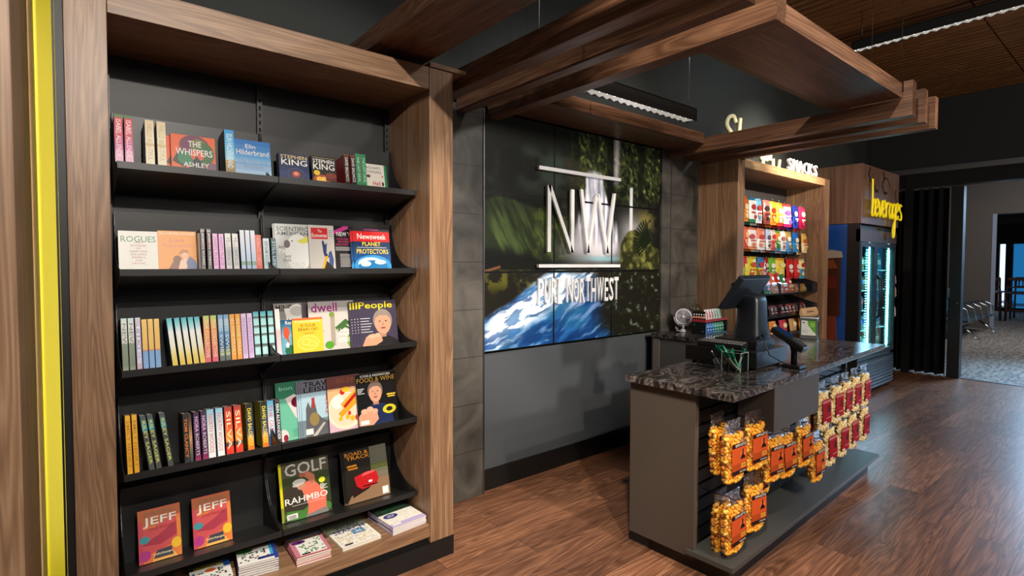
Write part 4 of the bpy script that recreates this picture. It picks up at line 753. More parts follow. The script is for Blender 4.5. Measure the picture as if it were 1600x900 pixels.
for i, (xa, xb, yt, yf) in enumerate(((216.5, 284, 786, 828), (302.5, 364, 766, 805))):
    if i == 0: jb = face_book(4, xa, xb, yt, jf, (190, 60, 60), 'left one of two orange and red comic paperbacks on bottom shelf', frame=yf, th=.014, y=2.67, tilt=14, group='comic paperbacks on the bottom shelf', hh=.213)
    else: xx = at((xa+xb)/2, yf, 1, 2.67).x; dup(jb, (xx, 2.67, plate_z(4, 2.67)), (R(-14), 0, 0), 'right one of two orange and red comic paperbacks on bottom shelf', 'comic paperbacks on the bottom shelf')
gf = [('r', 0, 0, 1, 1, (60, 72, 40)), ('r', 0, .74, 1, 1, (84, 82, 66)), ('e', .2, .35, .3, .22, (70, 120, 60)), ('e', .5, .1, .5, .14, (76, 130, 60)), ('p', [(0, .18), (0, .55), (.2, .62), (.42, .46), (.5, .2), (.4, .14)], (62, 56, 46)), ('t', 'GOLF', .06, .76, .95, .97, (196, 194, 184), .01), ('p', [(.46, .02), (.5, .2), (.38, .5), (.5, .62), (.66, .60), (.9, .36), (.88, .1), (.86, .08)], (236, 120, 96)), ('p', [(.40, .74), (.52, .80), (.68, .70), (.68, .58), (.6, .54), (.52, .66)], (196, 120, 90)), ('e', .42, .74, .07, .04, (170, 100, 80)), ('e', .38, .56, .09, .07, (200, 140, 110)), ('e', .34, .63, .14, .055, (210, 206, 200)), ('p', [(.2, .6), (.34, .57), (.32, .55), (.2, .57)], (190, 186, 180)), ('p', [(.44, .04), (.9, .1), (.92, .0), (.44, 0)], (130, 126, 126)), ('e', .83, .58, .07, .05, (226, 226, 60)), ('t', 'RAHMBO', .02, .28, .93, .39, W_, .03), ('r', .16, .245, .84, .25, W_), ('r', .04, .03, .26, .12, W_)]+lines(.78, .94, .42, .52, 5, (226, 226, 210))+[('r', .05+i*.02, .035, .06+i*.02, .1, K_) for i in range(1, 9)]
mag(4, 440.5+5, 519, 715, gf, (60, 70, 40), 'golf magazine with golfer in coral shirt and title RAHMBO on bottom shelf', frame=755, th=.004, y=2.67, tilt=14, hh=.275)
mag(4, 440.5, 514, 715, [('r', 0, 0, 1, 1, (70, 84, 46)), ('r', 0, .25, .10, 1, (226, 214, 30)), ('p', [(0, .25), (.1, .25), (.04, 0), (0, 0)], (150, 150, 60))], (210, 206, 30), 'yellow-edged copy sticking out left behind the golf magazine on bottom shelf', frame=755, th=.004, y=2.677, tilt=14, hh=.275)
rt_ = [('r', 0, 0, 1, 1, (38, 34, 28)), ('r', .6, .52, 1, 1, (96, 96, 84)), ('r', .6, .5, 1, .66, (84, 90, 50)), ('r', .62, .30, 1, .5, (120, 110, 96)), ('p', [(0, 0), (.1, .14), (.5, .28), (.8, .36), (1, .36), (1, 0)], (142, 112, 84)), ('p', [(.14, .1), (.5, .2), (.7, .34), (.3, .4), (.12, .3)], (46, 26, 24)), ('p', [(.2, .48), (.24, .30), (.36, .22), (.70, .26), (.76, .36), (.72, .5), (.5, .54)], (190, 30, 34)), ('p', [(.36, .46), (.68, .50), (.66, .54), (.42, .52)], (220, 90, 90)), ('r', .52, .32, .6, .36, W_), ('r', .38, .26, .72, .28, (30, 10, 10)), ('r', .68, .52, 1, .53, (150, 150, 150)), ('t', 'ROAD &', .03, .89, .56, .96, (216, 140, 40), .03), ('t', 'TRACK', .06, .81, .6, .88, (216, 140, 40), .03), ('r', .06, .68, .28, .72, (216, 140, 40)), ('r', .08, .63, .30, .66, (216, 140, 40)), ('r', .82, .03, .96, .17, W_)]
mag(4, 543, 610, 698, rt_, (30, 28, 24), 'dark motoring magazine with red car at right end of bottom shelf', frame=735, th=.004, y=2.665, tilt=14, hh=.268, copies=2, clabel='copy behind the red car magazine on bottom shelf', group='motoring magazines on the bottom shelf', dx=-.006)
# --- puzzle books lying on the ledge
def pile(x, y, yaw, w, d, n, th, spec, side, desc, group):
    z = .1955; src = None
    for i in range(n):
        word = 'topmost' if i == n-1 else ('lowest' if i == 0 else ['second', 'third', 'fourth', 'fifth'][i-1]+' from below')
        lab = desc if n == 1 else '%s of the pile: %s' % (word, desc)
        lx, ly, yw = x+random.uniform(-.002, .002), y+random.uniform(0, .003), R(yaw+random.uniform(-1, 1))
        if src is None:
            t = thing('puzzle_book', lab, 'book', (lx, ly, z), (0, 0, yw), group); M = RM4[t.name]
            b = MB(); b.box(0, w, 0, d, th-.0006, th, 0, C3(*side), M); b.box(0, w, 0, d, 0, .0006, 0, C3(*side), M); b.box(0, .0006, 0, d, 0, th, 0, C3(*side), M)
            T = M @ Matrix(((1, 0, 0, 0), (0, 0, 1, 0), (0, -1, 0, th), (0, 0, 0, 1)))   # design plane turned flat
            art(b, w, d, spec, T, y=-.0003); b.build('cover', ink, t)
            b = MB(); b.box(.0007, w-.001, .001, d-.001, .0007, th-.0007, 0, (1, 1, 1), M); b.build('pages', paper, t); src = keep(t)
        else: dup(src, (lx, ly, z), (0, 0, yw), lab, group)
        z += th+.0006
def grid(x0, x1, z0, z1, nx, nz, fill, seed, col, p=.3):
    rr = random.Random(seed); o = []
    for i in range(nx):
        for j in range(nz):
            if rr.random() < p: o.append(('q', x0+(x1-x0)*(i+.1)/nx, z0+(z1-z0)*(j+.1)/nz, x0+(x1-x0)*(i+.85*fill)/nx, z0+(z1-z0)*(j+.85*fill)/nz, col))
    return o
pk = [('r', 0, 0, 1, 1, (206, 130, 150)), ('g', 0, .8, 1, 1, (50, 60, 70), (60, 90, 110)), ('r', .0, .76, 1, .9, (66, 60, 56)), ('t', 'SUDOKU PUZZLES', .1, .78, .9, .88, (150, 110, 90), .01), ('r', .14, .05, .90, .74, (240, 240, 232)), ('e', .26, .66, .2, .08, (90, 40, 110))]+grid(.2, .88, .1, .7, 11, 11, 1.1, 5, (30, 110, 50), .22)+[('r', 0, 0, 1, .02, (200, 40, 50)), ('r', .18, .06, .42, .12, K_)]
pile(.744, 2.402, -3, .152, .205, 4, .0095, pk, (190, 110, 130), 'pink sudoku books on the walnut ledge', 'pink puzzle books')
ws = [('r', 0, 0, 1, 1, (244, 242, 232)), ('r', 0, .72, 1, 1, (104, 110, 84)), ('r', 0, .58, 1, .72, (150, 156, 140)), ('t', 'WORD', .22, .66, .84, .80, (24, 20, 60), .04), ('t', 'SEARCH', .1, .50, .92, .64, (50, 30, 110), .04), ('r', .5, .34, .82, .50, (60, 140, 200)), ('t', '84', .6, .38, .74, .47, W_, .03), ('r', .1, .04, .3, .1, (90, 90, 90))]+grid(.05, .95, .04, .46, 16, 8, .7, 8, (226, 180, 60), .4)+grid(.06, .95, .04, .46, 15, 9, .6, 9, (130, 140, 160), .3)
pile(.955, 2.400, .9, .195, .275, 1, .014, ws, (230, 228, 218), 'white and olive WORD SEARCH book lying on the walnut ledge', None)
ll = [('r', 0, 0, 1, 1, (240, 238, 228)), ('r', 0, .6, 1, 1, (60, 66, 60)), ('r', 0, 0, 1, .14, (196, 180, 226)), ('e', .28, .47, .2, .1, (40, 44, 130)), ('t', 'LARGE\nPRINT', .17, .42, .39, .52, W_, .02), ('r', .06, .05, .3, .13, W_)]+grid(.05, .96, .62, .98, 18, 8, 1, 11, (40, 120, 70), .5)+grid(.05, .96, .18, .56, 16, 8, .5, 12, (120, 120, 120), .35)
pile(1.203, 2.386, 4, .196, .25, 4, .0095, ll, (190, 180, 214), 'lilac and green puzzle books at right end of ledge', 'lilac puzzle books')
bl = [('r', 0, 0, 1, 1, (240, 240, 236)), ('r', 0, .66, 1, 1, (54, 40, 44)), ('t', 'CROSSWORD', .1, .74, .9, .86, (170, 60, 40), .03), ('t', 'Puzzlebook', .3, .67, .8, .73, (200, 180, 60), .01), ('r', .9, 0, 1, 1, (50, 70, 160)), ('r', .82, .1, .9, .7, (60, 170, 220)), ('e', .2, .60, .22, .1, (70, 140, 60)), ('r', .5, .1, .9, .2, (50, 50, 130))]+grid(.04, .84, .12, .6, 13, 9, 1.1, 14, K_, .25)
pile(.522, 2.452, -8, .158, .205, 6, .0095, bl, (60, 60, 140), 'crossword books with green oval on the ledge', 'green and blue crossword books')
ea = [('r', 0, 0, 1, 1, (236, 236, 232)), ('r', 0, .6, 1, 1, (74, 72, 70)), ('t', 'EASY', .12, .78, .86, .94, (44, 40, 40), .04), ('t', 'CROSSWORDS', .1, .60, .92, .74, (220, 200, 60), .04), ('r', .84, .5, 1, .75, (30, 80, 160)), ('e', .5, .48, .14, .08, (226, 120, 60))]+grid(.05, .95, .03, .5, 13, 9, 1.1, 17, K_, .22)
pile(.352, 2.47, -5, .152, .205, 3, .0095, ea, (120, 116, 110), 'EASY crossword books at the frame edge of ledge', 'easy crossword books')
pile(.165, 2.47, -3, .14, .2, 2, .0095, ea, (150, 40, 60), 'crossword books at the far left end of ledge', 'left end crossword books')
# ================================================================ THINGS ON THE COUNTER (local counter frame through CT)
ZT = .9405
def cthing(name, label, cat, x, y, z=ZT, rz=0, group=None):
    return thing(name, label, cat, tuple(CT @ Vector((x, y, z))), (0, 0, R(2.2+rz)), group)
def part(t, nm, mt, fn, bev=0, M=None):
    b = MB(M if M is not None else RM4[t.name]); fn(b); return b.build(nm, mt, t, bev)
bluebk = plain('dark_blue_black_plastic', (17, 23, 30), .4)
# cash drawer
t = cthing('till_box', 'wide black cash drawer on the marble worktop under the register', 'cash drawer', 3.205, 1.545)
part(t, 'body', plast, lambda b: b.box(-.21, .21, -.22, .22, .014, .104), .004)
part(t, 'front', plain('drawer_front', (26, 29, 33), .35), lambda b: b.box(.211, .216, -.21, .21, .022, .098))
for i, (x, y) in enumerate(((-.17, -.18), (.17, -.18), (-.17, .18), (.17, .18))): part(t, 'foot', plast, lambda b: b.lathe([(.012, 0), (.012, .0145)], 10, cen=(x, y, 0)))
# register: column, printer hump and tilted monitor
t = cthing('cash_register', 'black point of sale register with tilted monitor, its back to the shop, on cash drawer', 'cash register', 3.24, 1.50, ZT+.105)
def f(b):
    P = [(-.13, 0), (.13, 0), (.13, .02), (.10, .045), (-.12, .045)]
    b.prism(P, .26, M=Matrix.Translation((0, -.12, 0)))
part(t, 'base', plast, f, .006)
def f(b):
    # upright housing, rounded shoulders, widening to the foot
    lv = [(0, .105, .085), (.06, .10, .08), (.13, .082, .07), (.25, .078, .066), (.275, .072, .06), (.292, .055, .045), (.298, .02, .02)]
    V = []; n = 24
    for z, rx, ry in lv:
        for j in range(n):
            q = 2*math.pi*j/n; cx_, sy_ = math.cos(q), math.sin(q)
            V.append((math.copysign(abs(cx_)**.35, cx_)*rx*.98+.03, math.copysign(abs(sy_)**.35, sy_)*ry-.02, z+.02))
    F = [(i*n+j, i*n+(j+1) % n, (i+1)*n+(j+1) % n, (i+1)*n+j) for i in range(len(lv)-1) for j in range(n)]+[tuple((len(lv)-1)*n+j for j in range(n))]
    b.add(V, F, sm=True)
part(t, 'column', bluebk, f)
part(t, 'arm', plast, lambda b: b.box(-.03, .07, -.01, .09, .28, .38), .01)
mp = at(1155, 430, 0, 3.03, 2.2); mq = at(1120, 482, 0, 3.03, 2.2)
def f(b):
    ax, ay, az = 3.03, mp.y, mp.z; bx, by, bz = 3.03, mq.y, mq.z; W_m = .40
    d = Vector((0, by-ay, bz-az)); nrm = Vector((0, -d.z, d.y)).normalized()*-.03
    if nrm.y > 0: nrm = -nrm
    A = [Vector((ax, ay, az)), Vector((ax+W_m, ay, az)), Vector((ax+W_m, by, bz)), Vector((ax, by, bz))]
    Bk = [p+nrm+(Vector((ax+W_m/2, (ay+by)/2, (az+bz)/2))-p)*.10 for p in A]
    b.add(A+Bk, [(3, 2, 1, 0), (4, 5, 6, 7), (0, 1, 5, 4), (1, 2, 6, 5), (2, 3, 7, 6), (3, 0, 4, 7)])
mn = part(t, 'monitor', bluebk, f, .004, M=CT)
def f(b):
    b.box(-.32, -.14, -.06, .20, .0, .016, M=Matrix.Rotation(R(0), 4, 'Z')); b.box(-.31, -.15, -.05, .19, .016, .021)
t2 = cthing('keypad', 'flat black keypad lying left of the register on the cash drawer', 'keypad', 3.24, 1.52, ZT+.105)
part(t2, 'body', plast, lambda b: b.add([(-.22, -.10, 0), (-.14, -.10, 0), (-.14, .18, 0), (-.22, .18, 0), (-.22, -.10, .02), (-.14, -.10, .035), (-.14, .18, .035), (-.22, .18, .02)], [(0, 3, 2, 1), (4, 5, 6, 7), (0, 1, 5, 4), (1, 2, 6, 5), (2, 3, 7, 6), (3, 0, 4, 7)]), .003)
part(t2, 'keys', plain('key_grey', (120, 118, 116), .5), lambda b: [b.box(-.212+i*.024, -.193+i*.024, -.09+j*.024, -.07+j*.024, .027+i*.004, .031+i*.004) for i in range(3) for j in range(11)] and None)
# card reader on its stand, with cable
t = cthing('card_reader', 'black card payment terminal tilted on a short stand at the counter edge', 'card reader', 3.28, 1.235)
part(t, 'base', plast, lambda b: b.box(-.055, .055, -.05, .05, 0, .022), .006)
part(t, 'pole', plast, lambda b: b.tube([(0, 0, .02), (0, 0, .10), (-.01, .01, .145)], .017, 12))
tm = Matrix.Translation((-.02, .02, .165)) @ Matrix.Rotation(R(-90), 4, 'Z') @ Matrix.Rotation(R(32), 4, 'Y')
part(t, 'terminal', plast, lambda b: b.box(-.105, .10, -.042, .042, -.018, .018, M=tm), .006)
part(t, 'display', plain('reader_display', (12, 26, 50), .1, emit=(20, 50, 100), es=.3), lambda b: b.box(-.09, 0, -.034, .034, .0185, .0195, M=tm))
part(t, 'key', plain('reader_keys', (52, 52, 54), .4), lambda b: [b.box(.015+i*.019, .03+i*.019, -.032+j*.022, -.014+j*.022, .0185, .022, M=tm) for i in range(4) for j in range(3)] and None)
b = MB(CT); b.tube([(3.17, 1.36, 1.125), (3.14, 1.35, 1.125), (3.11, 1.33, 1.09), (3.13, 1.31, 1.02), (3.22, 1.28, .975), (3.30, 1.26, .955), (3.34, 1.27, .947), (3.34, 1.30, .944)], .0035, 8)
b.box(3.15, 3.20, 1.355, 1.37, 1.118, 1.132)
o = b.build('power_cable', plast); o['label'] = 'thin black cable looping from the register down behind the card reader'; o['category'] = 'cable'
# wire cup with pens
t = cthing('pen_cup', 'small round wire mesh cup on the worktop with a grey pen', 'cup', 2.925, 1.50)
def f(b):
    for z, r_ in ((0, .027), (.0495, .040)):
        b.tube([(math.cos(q)*r_, math.sin(q)*r_, z+.002) for q in [2*math.pi*i/24 for i in range(24)]], .0018, 6, closed=True)
    for i in range(36):
        q = 2*math.pi*i/36; b.tube([(math.cos(q)*.027, math.sin(q)*.027, .002), (math.cos(q+.15)*.04, math.sin(q+.15)*.04, .05)], .0006, 3)
    for z in (.012, .022, .032, .042): b.tube([(math.cos(q)*(.027+z*.26), math.sin(q)*(.027+z*.26), z) for q in [2*math.pi*i/24 for i in range(24)]], .0006, 3, closed=True)
part(t, 'mesh_wall', steel, f)
part(t, 'bottom', steel, lambda b: b.lathe([(.027, 0), (.027, .002)], 20))
def pen(name, label, a, bb, col, cap, group=None, cat='pen', rr=.0045):
    b = MB(CT); A, B = Vector(a), Vector(bb)
    d = (B-A); t_ = thing(name, label, cat, tuple(CT @ A), (0, 0, R(2.2)), group)
    b = MB(CT); b.tube([A, A+d*.12, A+d*.6], [.0012, rr*.8, rr], 8); b.build('barrel', col, t_)
    b = MB(CT); b.tube([A+d*.6, A+d*.97, B], [rr*1.08, rr*1.08, rr*.6], 8); b.build('cap', cap, t_)
gp = plain('pen_grey', (120, 120, 124), .3)
pen('pen', 'grey pen leaning left out of the round wire cup', (2.93, 1.495, ZT+.004), (2.885, 1.535, ZT+.105), gp, steel)
pen('pen', 'yellow-capped stub resting at the right rim of the wire cup', (2.93, 1.49, ZT+.004), (2.948, 1.468, ZT+.062), gp, plain('cap_yellow', (220, 190, 70), .4))
# square clear holder with green pens
t = cthing('pen_holder', 'square clear acrylic holder full of green pens on the worktop', 'pen holder', 2.925, 1.415)
acr = clear('acrylic', (236, 240, 240), .04, .93)
def f(b):
    for x0, x1, y0, y1 in ((-.045, .045, -.055, -.052), (-.045, .045, .052, .055), (-.045, -.042, -.052, .052), (.042, .045, -.052, .052)): b.box(x0, x1, y0, y1, .004, .108)
    b.box(-.045, .045, -.055, .055, 0, .004)
part(t, 'box', acr, f)
def f(b):
    for x in (-.0445, .0445):
        for y in (-.0545, .0545): b.box(x-.0012, x+.0012, y-.0012, y+.0012, .004, .109)
    for y in (-.0545, .0545): b.box(-.045, .045, y-.001, y+.001, .108, .110)
    for x in (-.0445, .0445): b.box(x-.001, x+.001, -.0545, .0545, .108, .110)
part(t, 'edges', plain('acrylic_edge', (190, 196, 194), .2), f)
gr = plain('pen_green', (0, 120, 84), .15, coat=.6); gr2 = plain('pen_clear_green', (110, 190, 160), .12)
rr_ = random.Random(4)
for i in range(15):
    tx, ty = 2.895+rr_.uniform(-.012, .05), 1.445+rr_.uniform(-.03, .085)
    if i > 12: tx, ty = 2.955, 1.37+.015*(i-13)
    pen('green_pen', 'translucent green pen fanned out in the clear square holder' if i < 13 else 'green pen leaning right in the clear square holder', (2.93+rr_.uniform(-.012, .02), 1.40+rr_.uniform(-.02, .015), ZT+.0055), (tx, ty, ZT+.125+rr_.uniform(-.01, .015)), plain('pen_stem_ivory', (206, 196, 160), .4) if i % 2 else gr2, gr, 'green pens in the clear holder' if i < 13 else 'green pens leaning right in the clear holder', rr=.0048)
# white desk fan
t = thing('desk_fan', 'small round white desk fan on the back counter by the slate wall', 'fan', (4.17, 2.70, ZT), (0, 0, R(-58)))
fw_m = plain('fan_white', (226, 222, 232), .35)
Mf = RM4[t.name]; zc = .135
def ring(b, r_, y, z, tr, n=28): b.tube([(math.cos(q)*r_, y, z+math.sin(q)*r_) for q in [2*math.pi*i/n for i in range(n)]], tr, 6, closed=True)
def f(b):
    ring(b, .066, 0, zc, .007); ring(b, .066, .02, zc, .006)
part(t, 'rim', fw_m, f)
def f(b):
    for r_ in (.014, .022, .030, .038, .046, .054, .061): ring(b, r_, -.004-.006*(1-r_/.066), zc, .0012, 24)
    for i in range(18):
        q = 2*math.pi*i/18; b.tube([(math.cos(q)*.012, -.01, zc+math.sin(q)*.012), (math.cos(q)*.064, -.002, zc+math.sin(q)*.064)], .0011, 4)
part(t, 'grille', fw_m, f)
part(t, 'hub', fw_m, lambda b: b.lathe([(.016, 0), (.016, .008), (.01, .011)], 18, M=Matrix.Translation((0, -.008, zc)) @ Matrix.Rotation(R(90), 4, 'X')))
def f(b):
    for i in range(4):
        q = math.pi/2*i; Mq = Matrix.Translation((0, .01, zc)) @ Matrix.Rotation(q, 4, 'Y')
        b.add([(.01, -.004, -.008), (.056, -.008, -.024), (.058, .006, .02), (.01, .004, .008)], [(0, 1, 2, 3)], M=Mq)
part(t, 'blade', plain('fan_blade', (196, 194, 206), .4), f)
def f(b):
    P = [(math.cos(q)*.08, .01, zc+math.sin(q)*.08) for q in [math.pi*(1.02+.96*i/12) for i in range(13)]]
    b.tube(P, .006, 8, sx=1.5); b.tube([(0, .01, .058), (0, .012, .03)], .012, 10); b.lathe([(.026, .0), (.03, .006), (.028, .018), (.014, .03)], 20, cen=(0, .015, 0))
part(t, 'yoke', fw_m, f)
b = MB(); P = [(4.14, 2.73, .965), (4.105, 2.735, .985), (4.10, 2.72, .96), (4.15, 2.69, .9445), (4.19, 2.66, .9445), (4.21, 2.63, .9445), (4.205, 2.60, .9445)]
b.tube(P, .003, 6); o = b.build('fan_cable', fw_m); o['label'] = 'white cable running from the desk fan along the marble worktop'; o['category'] = 'cable'
# two-tier candy rack
t = cthing('candy_rack', 'two-tier black and acrylic candy rack on the counter behind the register', 'rack', 4.42, 2.36)
part(t, 'side_panel', plast, lambda b: b.box(-.19, -.18, -.055, .075, 0, .105))
part(t, 'side_panel', plast, lambda b: b.box(.18, .19, -.055, .075, 0, .105))
part(t, 'tray', plast, lambda b: (b.box(-.18, .18, -.055, .075, 0, .006), b.box(-.19, .19, -.055, .075, .105, .110)) and None)
part(t, 'upper_tray_lip', plain('rack_red', (170, 50, 54), .4), lambda b: (b.box(-.19, .19, -.0575, -.055, .105, .128), b.box(-.193, -.19, -.055, .075, .105, .128)) and None)
part(t, 'bolt', steel, lambda b: [b.lathe([(.006, 0), (.006, .003)], 10, M=Matrix.Translation((-.19, y, z)) @ Matrix.Rotation(R(-90), 4, 'Y')) for y, z in ((.05, .08), (-.03, .025))] and None)
def packet(x, y, z, w, h, d, cols, name, label, cat, group, tilt=-14, M0=None, rz=0):
    W_ = (M0 or CT) @ Vector((x, y, z))
    t = thing(name, label, cat, tuple(W_), (R(tilt), 0, R((2.2 if M0 is None else 0)+rz)), group)
    b = MB(RM4[t.name]); n = 6
    sec = [(0, .25), (.06, .12), (.12, .8), (.5, 1), (.88, .8), (.94, .12), (1, .25)]
    V = []; 
    for zf, k in sec:
        for xf, kk in ((0, .1), (.15, .7), (.5, 1), (.85, .7), (1, .1)): V.append(((xf-.5)*w, -d*k*kk/2, zf*h))
        for xf, kk in ((1, .1), (.85, .7), (.5, 1), (.15, .7), (0, .1)): V.append(((xf-.5)*w, d*k*kk/2, zf*h))
    m_ = 10
    for i in range(len(sec)-1):
        c = cols[min(int((sec[i][0]+sec[i+1][0])/2*len(cols)), len(cols)-1)]
        for j in range(m_):
            b.add([V[i*m_+j], V[i*m_+(j+1) % m_], V[(i+1)*m_+(j+1) % m_], V[(i+1)*m_+j]], [(0, 1, 2, 3)], 0, C3(*c), False)
    return t, b
def finish(t, b, w, h, d, spec):
    art(b, w, h, spec, Matrix.Translation((-w/2, -d/2-.0005, 0)))
    b.build('wrapper', gloss, t); return keep(t)
packs = [('red and white gum packet', (230, 226, 220), (200, 50, 56)), ('white and green mint packet', (226, 234, 226), (60, 140, 90))]
for i in range(6):
    g = 0 if i < 3 else 1
    t_, b = packet(4.30+i*.045, 2.325, ZT+.111, .04, .10, .018, [packs[g][1]], 'candy_packet', packs[g][0]+(' in the upper tray of candy rack'), 'candy', ['red and white packets in the candy rack', 'white and green packets in the candy rack'][g])
    finish(t_, b, .04, .10, .018, [('r', .2, .15, .4, .9, packs[g][2]), ('r', .55, .3, .8, .8, packs[g][2]), ('r', 0, .0, 1, .1, packs[g][2])])
for i in range(5):
    x = 4.245; y = 2.42-i*.023
    t_, b = packet(x, y, ZT+.111, .022, .085, .02, [(30, 26, 28), (214, 130, 110), (30, 26, 28)], 'candy_tube', 'small black and salmon candy tube at left end of candy rack', 'candy', 'candy tubes at the left end of the rack', tilt=0, rz=-60)
    finish(t_, b, .022, .085, .02, [('r', .1, .3, .9, .5, (230, 150, 130)), ('r', .3, .62, .7, .74, (226, 226, 226))])
for i in range(8):
    c1, c2, nm = (((20, 90, 170), (120, 180, 230), 'blue') if i < 4 else ((20, 130, 100), (150, 220, 190), 'green'))
    t_, b = packet(4.27+i*.043, 2.325, ZT+.007, .041, .088, .02, [c1], 'gum_packet', nm+' gum packet in the lower tray of candy rack', 'candy', nm+' gum packets in the lower tray')
    finish(t_, b, .041, .088, .02, [('r', .1, .5, .9, .7, c2), ('r', .1, .2, .5, .35, (230, 236, 240)), ('p', [(.1, .8), (.9, .95), (.9, .85), (.1, .72)], c2)])
# glass jars behind the rack
glassm = clear('jar_glass', (240, 240, 236), .03, .8)
for i, (x, y, s, lb) in enumerate(((4.45, 2.52, 1, 'clear glass jar with knobbed domed lid behind the candy rack'), (4.30, 2.57, .72, 'smaller clear glass jar left of the domed jar behind candy rack'))):
    t = cthing('glass_jar', lb, 'jar', x, y)
    part(t, 'body', glassm, lambda b: b.lathe([(.05*s, 0), (.062*s, .01), (.064*s, .17*s), (.055*s, .19*s), (.052*s, .188*s), (.06*s, .168*s), (.058*s, .012), (.01, .008)], 24))
    part(t, 'lid', glassm, lambda b: b.lathe([(.056*s, .191*s), (.056*s, .2*s), (.035*s, .235*s), (.01*s, .245*s), (.008*s, .255*s), (.016*s, .268*s), (.012*s, .282*s), (.003*s, .288*s)], 24))
# napkin dispenser with a green picture, paper bag behind it
pa = at(1249, 529, 2, ZT); pb = at(1277, 531, 2, ZT)
ang = math.degrees(math.atan2(pb.y-pa.y, pb.x-pa.x)); wn = (pb-pa).length
t = thing('napkin_dispenser', 'silver napkin dispenser with green and white card, at the far end of worktop', 'dispenser', tuple(pa), (0, 0, R(ang)))
hN = .175; dN = .12
silv = plain('dispenser_silver', (150, 156, 160), .3, metal=.8)
part(t, 'casing', silv, lambda b: b.box(0, wn, .006, dN, 0, hN), .006)
part(t, 'side_grip', plast, lambda b: b.box(wn+.0005, wn+.004, .03, .07, .03, hN-.03), .002)
def f(b):
    art(b, wn, hN, [('r', .06, .14, .94, .88, (40, 44, 46)), ('r', .09, .17, .91, .85, (196, 200, 194)), ('p', [(.42, .85), (.91, .85), (.91, .26), (.74, .36), (.62, .5), (.5, .6)], (84, 140, 50)), ('e', .72, .66, .14, .12, (120, 170, 70)), ('r', .14, .40, .44, .42, (150, 150, 150)), ('r', .14, .34, .5, .36, (150, 150, 150)), ('r', .14, .28, .46, .30, (150, 150, 150)), ('r', .16, .72, .28, .78, (90, 96, 90))], None, y=.005)
part(t, 'card', ink, f)
# ================================================================ POPCORN BAGS
rp = random.Random(11)
def kernels(b, w, h, d, pal, n, cen=(0, 0, 0)):
    for i in range(n):
        x = rp.uniform(-.46, .46)*w; z = rp.uniform(.03, .84)*h; k = math.sqrt(max(.05, 1-(2*x/w)**2))
        s_ = rp.choice((-1, -1, -1, 1)); y = s_*d*.40*k*rp.uniform(.75, 1.0); r_ = rp.uniform(.0075, .0115); c = C3(*rp.choice(pal))
        b.ball((cen[0]+x, cen[1]+y, cen[2]+z), r_, 0, c, n=6, sc=(1, 1, .9))
        b.ball((cen[0]+x+rp.uniform(-.006, .006), cen[1]+y-.004, cen[2]+z+rp.uniform(-.006, .006)), r_*.7, 0, c, n=5)
film = clear('bag_film', (250, 250, 250), .16, .87, bump=1.0)
W_B, H_B, D_B = .16, .275, .050
POP = dict(cheddar=dict(pal=[(244, 160, 30), (250, 184, 44), (236, 140, 22), (252, 200, 80)], lab=(212, 86, 38), band=(44, 22, 20)), white=dict(pal=[(232, 200, 130), (240, 216, 160), (210, 170, 96), (246, 228, 184)], lab=(156, 16, 30), band=(120, 12, 22)))
protos = {}
def bag_parts(kind, t):
    P = POP[kind]; M = RM4[t.name]
    b = MB(M); core = P['pal'][0]
    b.ball((0, 0, H_B*.41), 1, 0, C3(*[int(q*.75) for q in core]), n=14, sc=(W_B*.44, D_B*.34, H_B*.40))
    kernels(b, W_B, H_B, D_B, P['pal'], 430); pc = b.build('popcorn', ink, t); pc['kind'] = 'stuff'
    b = MB(M); n = 20; V = []; lv = [(0, .30, .06), (.02, .42, .10), (.08, .50, .75), (.3, .5, 1), (.6, .5, 1.02), (.78, .49, .8), (.88, .46, .45), (.95, .42, .14), (1.04, .44, .05), (1.10, .46, .03)]
    for li, (zf, wx, k) in enumerate(lv):
        for j in range(n):
            q = 2*math.pi*j/n; cx_, sy_ = math.cos(q), math.sin(q); wob = 1+.10*math.sin(j*2.4+li*1.7)
            V.append((math.copysign(abs(cx_)**.7, cx_)*wx*W_B*1.06, math.copysign(abs(sy_)**.8, sy_)*k*D_B*.53*wob, zf*H_B))
    b.add(V, [(i*n+j, i*n+(j+1) % n, (i+1)*n+(j+1) % n, (i+1)*n+j) for i in range(len(lv)-1) for j in range(n)], sm=True)
    b.build('clear_film', film, t)
    b = MB(M); T = Matrix.Translation((-.050, -D_B*.53-.004, .045)); lw_, lh_ = .130, .150
    b.box(0, lw_, 0, .0008, 0, lh_, 0, C3(*P['lab']), T)
    L2 = tuple(int(q*.84) for q in P['lab'])
    if kind == 'cheddar':
        sp = [('r', 0, 0, 1, .13, P['band']), ('r', 0, .86, 1, 1, P['band']), ('t', 'RIPPIN KETTLE', .22, .885, .95, .97, W_, .05), ('r', 0, .13, 1, .34, L2), ('e', .72, .60, .2, .16, (226, 110, 50)), ('p', [(.56, .46), (.60, .56), (.68, .62), (.68, .74), (.74, .80), (.78, .72), (.76, .60), (.86, .54), (.88, .46)], (30, 18, 20)), ('r', .60, .18, .92, .32, (226, 160, 60)), ('t', 'CHEDDAR', .63, .22, .89, .28, (90, 40, 20), .03), ('t', 'POPCORN', .5, .04, .92, .09, W_, .03)]
    else:
        sp = [('r', 0, .86, 1, .88, (226, 200, 190)), ('r', 0, .92, 1, .935, (226, 200, 190)), ('e', .72, .56, .2, .16, (110, 20, 26)), ('p', [(.58, .44), (.68, .60), (.70, .74), (.78, .72), (.76, .58), (.88, .44)], (40, 12, 16)), ('r', .06, .02, .40, .10, (226, 216, 206)), ('r', .4, .2, .95, .22, (220, 190, 180))]
    art(b, lw_, lh_, sp, T); b.build('label_sheet', matte, t)
